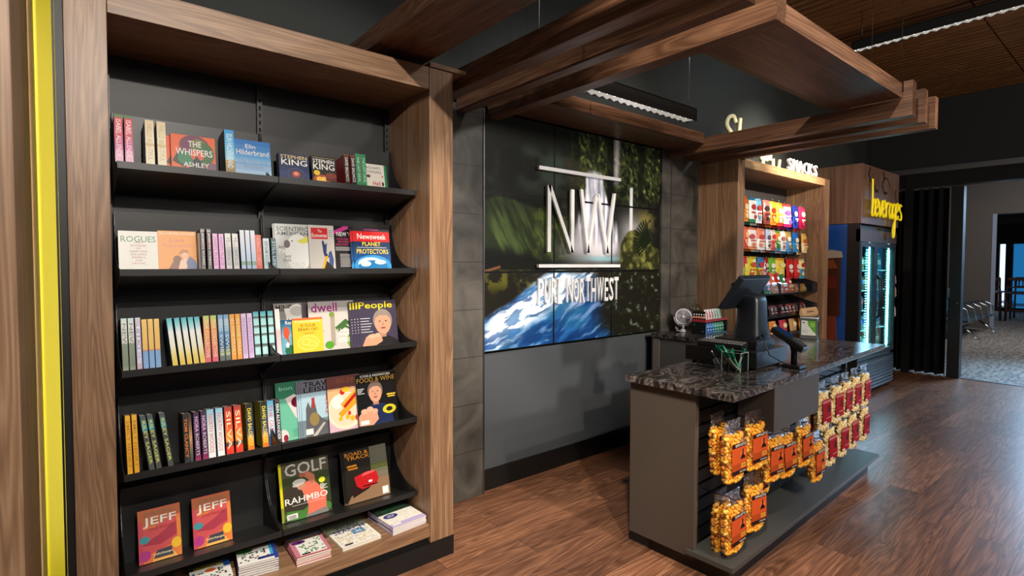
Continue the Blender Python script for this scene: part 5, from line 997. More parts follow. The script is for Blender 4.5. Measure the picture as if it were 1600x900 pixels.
def bag(kind, xa, xb, yt, y_, label, group, rz=0):
    """a bag hung from a peg: photograph columns xa..xb, top of film at row yt, local depth y_"""
    p0 = at(xa, yt, 1, y_, 2.2); p1 = at(xb, yt, 1, y_, 2.2); xc = (p0.x+p1.x)/2
    wloc = CT @ Vector((xc, y_, p0.z-H_B*1.04)); rot = (R(rp.uniform(-3, 2)), R(rp.uniform(-2.5, 2.5)), R(2.2+rz))
    if kind not in protos:
        t = thing('popcorn_bag', label, 'popcorn bag', tuple(wloc), rot, group); bag_parts(kind, t); protos[kind] = keep(t)
    else: dup(protos[kind], tuple(wloc), rot, label, group)
    return xc, p0.z
pegs = []
FB = 1.215
for kind, xa, xb, yt, y_, lab, rz in [
    ('cheddar', 1129, 1160, 668, FB, 'orange popcorn bag at the front of leftmost upper peg', -4),
    ('cheddar', 1109, 1140, 656, FB+.085, 'orange popcorn bag second on leftmost upper peg, mostly behind the front bag', 3),
    ('cheddar', 1163, 1192, 652, FB, 'orange popcorn bag right of the leftmost upper pair, by the counter box', -8),
    ('cheddar', 1129, 1160, 780, FB, 'orange popcorn bag lowest and nearest, hanging just over the platform', -4),
    ('cheddar', 1110, 1141, 778, FB+.085, 'orange popcorn bag behind the lowest nearest bag', 4),
    ('cheddar', 1162, 1190, 752, FB+.01, 'orange popcorn bag on lower row, right of the nearest pair', -8),
    ('cheddar', 1190, 1218, 676, FB, 'orange popcorn bag just under the left corner of the counter box', -6),
    ('cheddar', 1216, 1241, 672, FB, 'orange popcorn bag under the counter box, second from its left corner', -6),
    ('cheddar', 1242, 1266, 658, FB-.01, 'orange popcorn bag, third under the counter box', -4),
    ('cheddar', 1264, 1284, 684, FB-.02, 'rightmost orange popcorn bag, beside the first red-labelled bag', -2),
    ('cheddar', 1176, 1204, 700, FB+.09, 'orange popcorn bag in shade behind the front row near the counter box', 2),
    ('white', 1284, 1306, 664, FB, 'leftmost red-labelled popcorn bag of the lower row', -2),
    ('white', 1303, 1323, 652, FB, 'second red-labelled popcorn bag of the lower row', -2),
    ('white', 1320, 1340, 642, FB, 'third red-labelled popcorn bag of the lower row', 0),
    ('white', 1337, 1356, 632, FB, 'rightmost red-labelled popcorn bag of the lower row', 0),
    ('white', 1272, 1297, 606, FB, 'red-labelled popcorn bag of the upper row half behind the box edge', -2),
    ('white', 1293, 1315, 597, FB, 'second red-labelled popcorn bag of the upper row', -2),
    ('white', 1309, 1329, 590, FB, 'third red-labelled popcorn bag of the upper row', 0),
    ('white', 1324, 1344, 583, FB, 'fourth red-labelled popcorn bag of the upper row', 0),
    ('white', 1339, 1358, 577, FB, 'rightmost red-labelled popcorn bag of the upper row', 0),
    ('white', 1253, 1278, 620, FB+.07, 'red-labelled popcorn bag in shade under the counter box', 0)]:
    xc, z = bag(kind, xa, xb, yt, y_, lab, 'cheddar popcorn bags on the counter pegs' if kind == 'cheddar' else 'red-labelled popcorn bags on the counter pegs', rz)
    if y_ < FB+.05: pegs.append((xc, z))
ctr = [o for o in bpy.data.objects if o.name.startswith('sales_counter')][0]
for xc, z in pegs:
    b = MB(CT); b.tube([(xc, 1.40, z-.025), (xc, 1.20, z-.03), (xc, 1.165, z-.012)], .0028, 6)
    b.build('peg', plast, ctr)
# ================================================================ SNACK CABINET
CX0, CX1, CY = 4.64, 6.69, 2.465
t = thing('snack_cabinet', 'walnut snack cabinet with lit header standing beyond the counter', 'cabinet', (5.66, 2.7, 0)); cab = t
lw2 = wood('lit_walnut_x', 0, (140, 104, 72), (184, 144, 104), (212, 176, 134))  # same walnut made lighter: the header's spotlight brightness is in its colour
b = MB(); b.box(CX0, 4.76, CY, 2.92, 0, 2.485); b.build('side_post', woodz, t, .002)
b = MB(); b.box(6.555, CX1, CY, 2.92, 0, 2.50); b.build('side_post', woodz, t, .002)
b = MB(); b.box(4.761, 6.554, CY, 2.92, 2.42, 2.50); b.build('header', lw2, t, .002)
b = MB(); b.box(4.761, 6.554, 2.88, 2.92, 0, 2.419); b.build('back_panel', plain('cabinet_back', (34, 32, 31), .6, bump=.2, bscale=80), t)
def tray(zt, zb, zback, nm):
    b = MB(); b.add([(4.77, 2.52, zb), (6.55, 2.52, zb), (6.55, 2.87, zback), (4.77, 2.87, zback), (4.77, 2.52, zb-.006), (6.55, 2.52, zb-.006), (6.55, 2.87, zback-.006), (4.77, 2.87, zback-.006)],
          [(0, 1, 2, 3), (7, 6, 5, 4), (4, 5, 1, 0)])
    b.box(4.77, 6.55, 2.516, 2.519, zt-.004, zt)
    for x in (4.77, 5.2, 5.65, 6.1, 6.547): b.add([(x, 2.52, zb), (x+.003, 2.52, zb), (x+.003, 2.87, zback), (x, 2.87, zback), (x, 2.52, zt), (x+.003, 2.52, zt), (x+.003, 2.87, zback+.12), (x, 2.87, zback+.12)], [(0, 3, 2, 1), (4, 5, 6, 7), (0, 1, 5, 4), (1, 2, 6, 5), (2, 3, 7, 6), (3, 0, 4, 7)])
    tr = b.build('tray_shelf', shelfblack, t)
    b = MB(); b.box(4.77, 6.55, 2.513, 2.515, zb, zt-.004); b.build('front_guard', clear('guard_clear', (240, 240, 240), .05, .93), tr)
tray(1.335, 1.235, 1.33, 'a'); tray(1.10, 1.0, 1.08, 'b')
b = MB(); b.box(4.77, 6.55, 2.50, 2.87, .60, .62); b.box(4.77, 6.55, 2.50, 2.87, .80, .82); b.build('lower_shelf', shelfblack, t)
snk = [ # row, px left, px right, colours top to bottom, accent, description
 (0, 1160, 1170, [(236, 150, 50), (226, 110, 40)], (250, 220, 160), 'orange snack bag at left end of top row'),
 (0, 1171, 1181, [(40, 140, 90), (240, 240, 238), (240, 236, 232), (30, 120, 150)], (200, 60, 60), 'white snack bag with green top, second from left of top row'),
 (0, 1181, 1191, [(244, 244, 244), (240, 240, 240), (120, 180, 210)], (206, 60, 50), 'white and blue snack bag, third in top row'),
 (0, 1193, 1204, [(150, 70, 60), (240, 236, 234), (226, 120, 110)], (60, 50, 50), 'white and salmon snack bag in the middle of top row'),
 (0, 1204, 1213, [(236, 140, 40), (240, 170, 60)], (180, 60, 30), 'orange and rust snack bag in top row'),
 (0, 1213, 1224, [(206, 60, 40), (240, 170, 50), (244, 184, 70), (236, 160, 50)], (240, 230, 220), 'golden snack bag with pale label in top row'),
 (0, 1225, 1237, [(206, 40, 120), (244, 240, 242), (240, 200, 206), (220, 60, 60)], (150, 100, 190), 'white and pink snack bag in top row'),
 (0, 1239, 1248, [(40, 70, 180), (50, 90, 200), (40, 60, 160)], (240, 240, 250), 'blue snack bag second from right of top row'),
 (0, 1249, 1259, [(206, 30, 90), (240, 180, 200), (220, 60, 110)], (240, 240, 245), 'pink snack bag at right end of top row'),
 (1, 1160, 1169, [(226, 80, 60), (236, 110, 80)], (250, 190, 120), 'red-orange snack bag at left end of second row'),
 (1, 1169, 1183, [(236, 140, 50), (246, 240, 236), (244, 236, 228), (226, 120, 80)], (200, 60, 60), 'white snack bag with orange top in second row'),
 (1, 1183, 1196, [(244, 240, 238), (240, 230, 226), (236, 140, 110)], (200, 70, 60), 'white and coral snack bag in second row'),
 (1, 1197, 1205, [(240, 238, 240), (120, 130, 160), (180, 200, 230)], (100, 80, 80), 'white and lilac snack bag in middle of second row'),
 (1, 1204, 1212, [(214, 90, 80), (240, 234, 232), (236, 200, 190)], (210, 60, 60), 'white and rose snack bag in second row'),
 (1, 1211, 1220, [(60, 160, 210), (80, 150, 80), (200, 140, 50), (80, 150, 70)], (240, 240, 230), 'blue and green snack bag in second row'),
 (1, 1220, 1228, [(230, 236, 240), (240, 236, 232), (240, 240, 236)], (200, 120, 130), 'white snack bag left of the cyan ones in second row'),
 (1, 1228, 1237, [(90, 160, 220), (120, 120, 90), (180, 150, 80)], (240, 240, 230), 'pale blue and olive snack bag in second row'),
 (1, 1239, 1248, [(60, 150, 220), (180, 210, 200), (30, 110, 200)], (240, 240, 210), 'bright cyan snack bag in second row'),
 (1, 1253, 1261, [(246, 226, 180), (236, 190, 100)], (206, 90, 60), 'cream and gold snack bag at right end of second row'),
 (2, 1160, 1168, [(200, 206, 60), (226, 120, 110), (206, 60, 80)], (250, 240, 120), 'yellow and pink candy bag at left end of third row'),
 (2, 1167, 1183, [(150, 200, 50), (236, 220, 60), (226, 214, 60), (220, 200, 50)], (206, 90, 60), 'big yellow candy bag with green top in third row'),
 (2, 1184, 1194, [(236, 210, 60), (236, 180, 160), (60, 130, 190)], (220, 60, 60), 'yellow and blue candy bag in third row'),
 (2, 1194, 1201, [(80, 50, 90), (230, 110, 90), (160, 40, 50)], (240, 200, 190), 'purple and red candy bag in third row'),
 (2, 1202, 1212, [(80, 170, 50), (96, 190, 60), (120, 190, 60)], (250, 250, 250), 'bright green candy bag in third row'),
 (2, 1212, 1227, [(226, 90, 50), (244, 210, 60), (246, 216, 90), (240, 170, 50)], (246, 240, 160), 'wide yellow candy bag in third row'),
 (2, 1229, 1240, [(200, 40, 46), (220, 50, 50), (200, 36, 40)], (250, 240, 236), 'red candy bag with white lettering in third row'),
 (2, 1241, 1249, [(210, 50, 50), (230, 110, 90), (206, 50, 46)], (250, 220, 210), 'red and salmon candy bag in third row'),
 (2, 1249, 1258, [(60, 160, 190), (236, 210, 130), (240, 220, 150)], (170, 40, 60), 'teal and cream candy bag at right end of third row')]
rws = [2.20, 1.905, 1.615]
for r_, xa, xb, cols, acc, lab in snk:
    y = 2.62; ym = (325, 370, 413)[r_]
    x0, x1 = at(xa, ym, 1, y).x, at(xb, ym, 1, y).x; w = (x1-x0)*.97; h = (.245, .215, .215)[r_]*(1.0)
    ztp = rws[r_]+ (x0-5.1)*(-.015)
    ns = 1 if r_ == 2 else 2
    for k in range(ns):
        t_, b = packet((x0+x1)/2+.01*k, y+.06*k, ztp-h-.02*k, w, h, .045, cols, 'snack_bag', lab if k == 0 else 'bag hanging behind the '+lab, 'snack', 'snack bags hanging in the cabinet', tilt=-3, M0=Matrix.Identity(4), rz=random.uniform(-2, 2))
        rr = random.Random(int(xa)+r_)
        sp = [('e', rr.uniform(.3, .6), rr.uniform(.55, .7), .32, .12, acc), ('r', .15, .36, .75, .42, acc), ('e', rr.uniform(.3, .7), .22, .22, .09, cols[-1] if rr.random() < .5 else acc), ('e', rr.uniform(.2, .8), .32, .10, .05, (240, 230, 200))]
        finish(t_, b, w, h, .045, sp)
    b = MB(); xm = (x0+x1)/2; b.tube([(xm, 2.88, ztp-.012), (xm, 2.58, ztp-.012), (xm, 2.565, ztp+.004)], .0025, 5); b.build('peg', steel, cab)
tb = [(1195, 1206, [(70, 150, 80), (90, 150, 210), (190, 140, 100), (170, 120, 90)], (226, 90, 60), 'tall nut mix bag standing left of the tray, behind the register'),
      (1207, 1216, [(236, 180, 170), (230, 120, 50), (226, 110, 50)], (240, 220, 210), 'orange and pink pouch in the upper tray'),
      (1216, 1224, [(236, 190, 180), (206, 50, 46), (190, 40, 40)], (240, 236, 230), 'red pouch in the upper tray'),
      (1224, 1232, [(230, 120, 110), (60, 140, 70), (50, 130, 66)], (240, 240, 236), 'green pouch in the upper tray'),
      (1233, 1241, [(236, 120, 50), (226, 90, 60), (200, 50, 60)], (250, 220, 120), 'small orange and red pouch in the upper tray'),
      (1243, 1251, [(226, 140, 60), (220, 130, 60)], (246, 200, 120), 'amber pouch near the right end of upper tray'),
      (1252, 1260, [(226, 180, 90), (220, 170, 80)], (246, 220, 150), 'gold pouch at the right end of upper tray')]
for i, (xa, xb, cols, acc, lab) in enumerate(tb):
    y = 2.545; x0, x1 = at(xa, 450, 1, y).x, at(xb, 450, 1, y).x; w = x1-x0; h = (.26, .22, .22, .2, .16, .09, .085)[i]
    t_, b = packet((x0+x1)/2, y, 1.243, w, h, .03, cols, 'snack_pouch', lab, 'snack', 'pouches in the upper tray', tilt=-16, M0=Matrix.Identity(4))
    finish(t_, b, w, h, .03, [('r', .1, .3, .9, .5, acc), ('e', .5, .7, .2, .08, acc), ('r', .3, .12, .8, .2, acc)])
rr = random.Random(5)
cs = [('brown and white', (90, 50, 46), (226, 210, 206)), ('plum', (110, 50, 60), (220, 180, 180)), ('dark brown', (50, 34, 32), (206, 190, 186)), ('maroon', (120, 40, 40), (226, 180, 160)), ('black', (26, 24, 26), (220, 220, 224)), ('rust', (150, 60, 44), (230, 190, 160))]
for i in range(10):
    nm, c, a_ = cs[i % 6]; xa = 1204+i*5.6; y = 2.545; x0, x1 = at(xa, 490, 1, y).x, at(xa+5.2, 490, 1, y).x; w = x1-x0
    t_, b = packet((x0+x1)/2, y, 1.01, w, .11, .03, [c], 'chocolate_pouch', nm+' pouch in the lower tray, '+('left half' if i < 5 else 'right half'), 'snack', nm+' pouches in the lower tray '+('left' if i < 5 else 'right'), tilt=-16, M0=Matrix.Identity(4))
    finish(t_, b, w, .11, .03, [('e', .5, .6, .3, .18, a_), ('r', .1, .2, .9, .3, a_)])
for i in range(7):
    x = 4.9+i*.23; nm = ('amber', 'rose', 'tan')[i % 3]; c = ((206, 130, 50), (190, 60, 80), (190, 150, 100))[i % 3]
    t_, b = packet(x, 2.56, .822, .15, .13, .05, [c], 'snack_pouch', nm+' pouch on the low shelf just above the worktop', 'snack', nm+' pouches on the low shelf', tilt=-10, M0=Matrix.Identity(4))
    finish(t_, b, .15, .13, .05, [('e', .5, .55, .3, .2, (240, 214, 170))])
# kraft paper bag lying in front of the lower tray
k0, k1 = at(1257, 497, 1, 2.44), at(1281, 497, 1, 2.44)
t = thing('paper_bag', 'kraft paper bag hanging in front of the lower tray above napkin dispenser', 'bag', ((k0.x+k1.x)/2, 2.47, k0.z), (R(-8), 0, 0))
b = MB(RM4[t.name]); wk = (k1.x-k0.x)/2
V = []; 
for z, yy, ww in ((0, .004, 1), (.02, .03, 1.02), (.05, .034, 1.0), (.085, .02, .98), (.10, .003, .97)): V += [(-wk*ww, -yy/2, z), (wk*ww, -yy/2, z), (wk*ww, yy/2, z), (-wk*ww, yy/2, z)]
b.add(V, [(i*4+j, i*4+(j+1) % 4, (i+1)*4+(j+1) % 4, (i+1)*4+j) for i in range(4) for j in range(4)]+[(3, 2, 1, 0), (16, 17, 18, 19)])
b.build('body', plain('kraft', (206, 168, 126), .8, bump=.3), t)
b = MB(RM4[t.name]); b.text('Jerky', -wk*.5, wk*.5, .04, .07, 0, (1, 1, 1), Matrix.Translation((0, -.02, 0)), bold=.02); b.build('print_mark', plain('kraft_ink', (120, 80, 50), .7), t)
# SNACKS letters on the header
sg = thing('snacks_sign', 'white block letters SNACKS standing on the cabinet header', 'sign', (6.02, 2.49, 2.50))
xx = 5.66; lt = {'S': .105, 'N': .115, 'A': .12, 'C': .11, 'K': .115}
for ch_ in 'SNACKS':
    b = MB(); w_ = lt[ch_]; b.text(ch_, xx, xx+w_-.012, 2.502, 2.625, 0, M=Matrix.Translation((0, 2.475, 0)), thick=.02, bold=.008); b.build('letter', lw, sg); xx += w_+.012
# cream script words on the wall above
def script(b, strokes, ox, oz, sx, sz, y, r_, flat=.4):
    for st in strokes:
        P = [Vector((ox+x*sx, y, oz+z*sz)) for x, z in st]; Q = []
        for i in range(len(P)-1):
            p0, p1, p2, p3 = P[max(i-1, 0)], P[i], P[i+1], P[min(i+2, len(P)-1)]
            for k in range(6):
                t_ = k/6; Q.append(.5*((2*p1)+(p2-p0)*t_+(2*p0-5*p1+4*p2-p3)*t_**2+(3*p1-p0-3*p2+p3)*t_**3))
        Q.append(P[-1]); b.tube(Q, r_, 8)
GLY = {'S': [[(.8, .85), (.62, 1), (.3, .9), (.22, .68), (.5, .5), (.66, .3), (.5, .05), (.2, 0), (.02, .14)]],
 'h': [[(.2, 1), (.12, .5), (.08, 0)], [(.1, .3), (.35, .52), (.5, .4), (.48, .1), (.6, 0)]], 'o': [[(.45, .45), (.2, .5), (.06, .22), (.25, 0), (.48, .2), (.42, .45)]],
 'd': [[(.45, .42), (.2, .48), (.05, .2), (.22, 0), (.45, .2)], [(.62, 1.1), (.52, .5), (.50, 0)]], 'a': [[(.45, .45), (.2, .48), (.05, .2), (.22, 0), (.45, .25), (.48, .46), (.48, .1), (.6, 0)]],
 'r': [[(.1, .5), (.1, 0)], [(.1, .3), (.3, .5), (.5, .46)]], 'n': [[(.08, .5), (.08, 0)], [(.08, .3), (.3, .5), (.45, .4), (.45, .05), (.55, 0)]],
 'y': [[(.06, .5), (.1, .15), (.28, .05), (.46, .25)], [(.52, .52), (.42, 0), (.28, -.4), (.05, -.42), (.1, -.2), (.5, .1)]],
 'b': [[(.12, 1.15), (.16, .6), (.10, 0)], [(.12, .12), (.3, .52), (.5, .38), (.42, .06), (.15, 0), (.12, .15)]],
 'e': [[(.06, .22), (.4, .34), (.36, .54), (.14, .48), (.06, .2), (.2, 0), (.45, .12)]], 'v': [[(.05, .5), (.22, 0), (.46, .5), (.56, .46)]],
 'g': [[(.45, .42), (.2, .5), (.05, .24), (.22, .04), (.44, .25)], [(.48, .52), (.44, 0), (.38, -.55), (.2, -.62), (.14, -.4), (.3, -.15), (.6, .05)]],
 's': [[(.44, .48), (.2, .52), (.16, .34), (.42, .2), (.38, .0), (.05, .02)]]}
crm = plain('cream_letter', (226, 222, 180), .5)
sg = thing('wall_lettering', 'cream brush-script words on the dark wall above the snack cabinet', 'sign', (5.7, 2.92, 2.7))
for word, ox, oz, sx, sz in (('Shand', 5.17, 2.72, .30, .36), ('ry', 5.98, 2.60, .36, .30)):
    for ch_ in word:
        b = MB(); script(b, GLY[ch_], ox, oz, sx, sz, 2.912, .022); b.build('letter', crm, sg); ox += {'S': .27, 'h': .20, 'a': .20, 'n': .20}.get(ch_, sx*.70)
# ================================================================ DRINKS COOLER
FX0, FX1, FY = 6.85, 8.13, 2.20
t = thing('drinks_cooler', 'tall black two-door drinks cooler glowing cyan with blue side panel', 'cooler', (7.49, 2.55, 0)); co = t
cblk = plain('cooler_black', (16, 16, 17), .4); blue = plain('cooler_blue', (16, 66, 140), .45)
b = MB(); b.box(FX0+.012, FX1, 2.24, 2.90, .42, .46, 0); b.box(FX0+.012, FX1, 2.24, 2.9, 1.93, 2.0, 0); b.box(FX1-.05, FX1, 2.24, 2.9, .46, 1.93, 0); b.box(FX0+.012, FX0+.05, 2.24, 2.9, .46, 1.93, 0); b.box(FX0+.05, FX1-.05, 2.84, 2.9, .46, 1.93, 1); b.box(FX0+.012, FX1, 2.24, 2.9, .05, .42, 0)
b.build('cabinet_shell', [cblk, plain('cooler_inside', (150, 190, 196), .5)], t)
b = MB(); b.box(FX0, FX0+.011, 2.33, 2.90, .05, 2.0); b.build('side_panel', blue, t)
b = MB(); b.box(FX0, FX0+.011, 2.2, 2.329, .05, 2.0); b.build('corner_frame', cblk, t)
b = MB(); b.box(FX0, FX1, FY, 2.24, 1.80, 1.94); b.build('sign_band', wood('cooler_band_wood', 2, (44, 26, 20), (70, 42, 32), (92, 58, 44)), t)
b = MB(); b.box(FX0+.02, FX1-.02, 2.20, 2.24, .06, .42)
for i in range(8): b.box(FX0+.05, FX1-.05, 2.185, 2.20, .08+i*.04, .10+i*.04)
b.build('grille', cblk, t)
cg = clear('cooler_glass', (225, 245, 246), .03, .94)
ledm = plain('cooler_led', (200, 250, 255), .4, emit=(130, 235, 245), es=20)
mid = 7.385
for x0, x1, nm in ((FX0+.03, mid-.003, 'l'), (mid+.003, FX1-.02, 'r')):
    b = MB(); z0_, z1_ = .46, 1.795; fr = .05
    b.box(x0, x1, FY, FY+.035, z0_, z0_+fr); b.box(x0, x1, FY, FY+.035, z1_-fr, z1_); b.box(x0, x0+fr, FY, FY+.035, z0_+fr, z1_-fr); b.box(x1-fr, x1, FY, FY+.035, z0_+fr, z1_-fr)
    d = b.build('door', cblk, t)
    b = MB(); b.box(x0+fr, x1-fr, FY+.012, FY+.018, z0_+fr, z1_-fr); b.build('glass', cg, d)
    hx = x1-.04 if nm == 'l' else x0+.04
    b = MB(); b.tube([(hx, FY, 1.40), (hx, FY-.05, 1.36), (hx, FY-.06, 1.15), (hx, FY-.05, .94), (hx, FY, .90)], .011, 8); b.build('handle', cblk, d)
    for k_, lx in enumerate((x1-fr-.03, x1-fr-.10)):
        b = MB(); 
        for i in range(40): b.ball((lx, FY+.05, z0_+.08+i*.030), .010 if k_ == 0 else .006, n=6)
        b.build('led_strip', ledm, t)
SHZ = [.50, .74, .98, 1.22, 1.46]
for z in SHZ:
    b = MB(); b.box(FX0+.052, FX1-.052, 2.30, 2.82, z, z+.012); b.build('wire_shelf', plain('shelf_pale', (214, 232, 234), .4), t)
ltube = plain('cooler_tube', (220, 250, 255), .4, emit=(150, 235, 245), es=16)
for lx in (FX0+.058, mid, FX1-.058):
    b = MB(); b.box(lx-.004, lx+.004, 2.262, 2.274, .50, 1.86); b.build('light_tube', ltube, t)
b = MB(); b.box(FX0+.08, FX1-.08, 2.27, 2.29, 1.905, 1.925); b.build('light_tube', ltube, t)
kinds = [('dark cola bottle', (40, 20, 20), (190, 40, 40)), ('blue-labelled cola bottle', (30, 20, 24), (30, 60, 170)), ('clear water bottle', (180, 206, 216), (40, 110, 190)), ('green soda bottle', (40, 120, 70), (230, 230, 210)), ('amber iced tea bottle', (170, 110, 50), (240, 230, 200))]
def bottle(kd, x, y, z, label, group):
    nm, c1, c2 = kinds[kd]
    key = 'bt%d' % kd
    if key in TREE: return dup(PB[kd], (x, y, z), (0, 0, 0), label, group)
    b = MB(); cc = C3(*c1)
    for pr, c in (([(.026, 0), (.031, .006), (.031, .07)], c1), ([(.0315, .07), (.0315, .125)], c2), ([(.031, .125), (.027, .15), (.012, .18), (.012, .19)], c1), ([(.0135, .19), (.0135, .205), (.003, .206)], c2)): b.lathe(pr, 10, 0, C3(*c), cen=(0, 0, 0))
    o = b.build('drink_bottle', gloss); o.location = (x, y, z); o['label'] = label; o['category'] = 'bottle'; o['group'] = group
    TREE[o.name] = []; TREE[key] = 1; PB[kd] = o; return o
PB = {}
lev = ['lowest', 'second', 'middle', 'fourth', 'top']
order = [[2, 3], [1, 2], [0, 0], [1, 4], [4, 3]]
for s_i, z in enumerate(SHZ):
    for dI, (x0, n) in enumerate(((6.945, 6), (7.475, 7))):
        for i in range(n):
            kd = order[s_i][dI]
            lb = '%s on the %s shelf behind the %s door of cooler' % (kinds[kd][0], lev[s_i], ('left', 'right')[dI])
            bottle(kd, x0+i*.072, 2.335, z+.0125, lb, '%ss on the %s shelf, %s door' % (kinds[kd][0], lev[s_i], ('left', 'right')[dI]))
for i, (zz, c_, nm_, r_) in enumerate(((1.36, (190, 150, 180), 'pink', .05), (1.20, (196, 180, 150), 'beige', .06), (.95, (210, 206, 200), 'white', .06))):
    t_ = thing('hanging_souvenir', 'small rounded %s souvenir hanging at the right side of the cooler' % nm_, 'souvenir', (8.19, 2.24, zz))
    b = MB(); b.ball((8.19, 2.24, zz), r_, n=12, sc=(.5, .6, 1.2)); b.ball((8.19, 2.22, zz-r_*.8), r_*.6, n=10, sc=(.6, .5, 1)); b.build('body', plain('souvenir_'+nm_, c_, .7, bump=.4), t_)
    b = MB(); b.tube([(8.127, 2.25, zz+.1), (8.17, 2.24, zz+.11), (8.19, 2.24, zz+r_)], .002, 5); b.build('loop', plast, t_)
# box header above cooler with cracks and the beverages script
t = thing('cooler_header', 'weathered wooden box header over the drinks cooler with dark crack lines', 'header', (7.49, 2.55, 2.0))
hw = wood('aged_header_wood', 2, (70, 48, 38), (98, 70, 56), (124, 94, 78), scale=.4)
b = MB(); b.box(FX0-.005, FX1+.02, 2.195, 2.9, 2.005, 2.672); b.build('box', hw, t)
crk = plain('crack_dark', (26, 14, 10), .9)
b = MB()
def crack(P, wd):
    for (x0, z0_), (x1, z1_) in zip(P, P[1:]):
        dx, dz = x1-x0, z1_-z0_; L_ = math.hypot(dx, dz); nx, nz = -dz/L_*wd, dx/L_*wd
        b.add([(x0-nx, 2.1935, z0_-nz), (x1-nx, 2.1935, z1_-nz), (x1+nx, 2.1935, z1_+nz), (x0+nx, 2.1935, z0_+nz)], [(0, 1, 2, 3)])
def px_(P): return [(at(x, y, 1, 2.195).x, at(x, y, 1, 2.195).z) for x, y in P]
for P, wd in (([(1360, 262), (1357, 272), (1361, 284), (1365, 286), (1368, 298), (1372, 299)], .018), ([(1379, 268), (1382, 278), (1378, 289), (1381, 302), (1386, 302)], .018), ([(1382, 278), (1387, 280), (1391, 292)], .010), ([(1400, 297), (1398, 305), (1401, 317)], .012)): crack(px_(P), wd)
b.build('cracks', crk, t)
sg = thing('beverages_sign', 'bright yellow script sign reading beverages on the cooler header', 'sign', (7.55, 2.16, 2.1))
yel = plain('sign_yellow', (250, 226, 0), .4, emit=(250, 220, 0), es=.25)
ox = 7.03
for ch_ in 'beverages':
    b = MB(); script(b, GLY[ch_], ox, 2.10, .26, .36, 2.155, .0105); b.build('letter', yel, sg); ox += .122
# beer glass cut-out standing on the cooler's side
t = thing('beer_glass_standee', 'flat cut-out in the shape of a tall beer glass against the cooler side', 'standee', (6.80, 2.50, .0))
Mb = Matrix.Translation((6.83, 2.36, 0)) @ Matrix(((0, 1, 0, 0), (1, 0, 0, 0), (0, 0, 1, 0), (0, 0, 0, 1)))
b = MB(Mb)
b.prism([(.02, .94), (.30, .94), (.27, 1.02), (.20, 1.05), (.20, 1.12), (.30, 1.28), (.34, 1.62), (.02, 1.64)], -.01, 0, C3(62, 28, 16))
b.prism([(.0, 1.62), (.36, 1.60), (.34, 1.68), (.22, 1.70), (.12, 1.71), (.02, 1.69)], -.012, 0, C3(150, 136, 120))
b.prism([(.06, 1.28), (.2, 1.24), (.28, 1.34), (.2, 1.42), (.08, 1.40)], -.0125, 0, C3(90, 30, 20))
b.prism([(.05, 1.50), (.2, 1.48), (.24, 1.56), (.1, 1.6)], -.0125, 0, C3(110, 56, 26))
b.prism([(.06, .94), (.26, .94), (.24, .86), (.28, .60), (.3, .0), (.02, .0), (.04, .6)], -.01, 0, C3(110, 46, 30))
b.build('board', ink, t)
# ================================================================ ACCORDION PARTITION AND FAR HALL
t = thing('accordion_partition', 'folded black accordion partition hanging from its ceiling track', 'partition', (9.3, 2.1, 0))
apm = plain('accordion_vinyl', (44, 42, 42), .5)
b = MB(); n = 18; y0, y1 = 1.90, 2.90
P = [(9.30+(.09 if i % 2 else -.09), y0+(y1-y0)*i/n) for i in range(n+1)]
b.add([(x, y, .02) for x, y in P]+[(x, y, 2.60) for x, y in P], [(i, i+1, n+2+i, n+1+i) for i in range(n)]+[(n+1+i, n+2+i, i+1, i) for i in range(n)])
b.build('folds', apm, t)
b = MB(); b.box(9.24, 9.38, 1.755, 1.89, .01, 2.60); b.build('lead_post', plain('lead_post_black', (30, 32, 35), .4), t, .003)
b = MB(); b.lathe([(.016, 0), (.016, .006)], 16, M=Matrix.Translation((9.24, 1.80, 1.02)) @ Matrix.Rotation(R(-90), 4, 'Y')); b.box(9.225, 9.24, 1.875, 1.895, 1.1, 1.22); b.build('lock', steel, t)
b = MB(); b.box(9.18, 9.24, 2.30, 2.40, 0, 2.80); struct('trim_partition_post', b, plain('post_black', (20, 20, 21), .4))
b = MB(); b.box(9.20, 9.40, -5, 2.93, 2.62, 2.80); b.box(9.20, 9.205, -5, 2.93, 2.80, 2.815); struct('trim_track_header', b, plain('track_black', (17, 17, 18), .35))
fw2 = plain('far_wall_taupe', (96, 88, 80), .85); fd = plain('far_dark', (40, 40, 42), .8)
b = MB(); b.box(17.0, 17.3, 2.67, 7, 0, 2.75); b.box(17, 17.3, -9, 7, 2.75, 4.2); struct('wall_far', b, fw2)
b = MB(); b.box(16.99, 17.0, 2.60, 2.68, 0, 2.75); struct('trim_far_opening', b, plain('opening_trim', (150, 160, 175), .5))
b = MB(); b.box(9.5, 26, 6.9, 7, 0, 4.2); struct('wall_far_side', b, fw2)
b = MB(); b.box(9.5, 26, -9, 7, 4.1, 4.2); struct('ceiling_far', b, fd)
b = MB(); b.box(24.0, 24.3, -9, 7, 2.23, 2.9); b.box(24.0, 24.3, -9, 7, 2.9, 4.2, 1); b.box(24, 24.3, -9, 7, 0, .12)
for y_ in (3.9, 3.34, 1.2, -1, -3.2): b.box(23.95, 24.3, y_-.09, y_+.09, 0, 2.9)
b.box(23.95, 24.3, 3.58, 3.68, 0, 2.9)
struct('wall_end', b, [fd, fw2])
skyg = plain('window_sky', (210, 235, 255), .3, emit=(190, 225, 255), es=2.2); skyb = plain('window_shaded', (40, 120, 170), .3, emit=(30, 110, 170), es=.9)
b = MB(); b.box(24.1, 24.12, 3.36, 7, .12, 2.23); struct('window_1', b, skyg)
b = MB(); b.box(24.1, 24.12, -3.2, 3.34, .12, 2.23); struct('window_2', b, skyb)
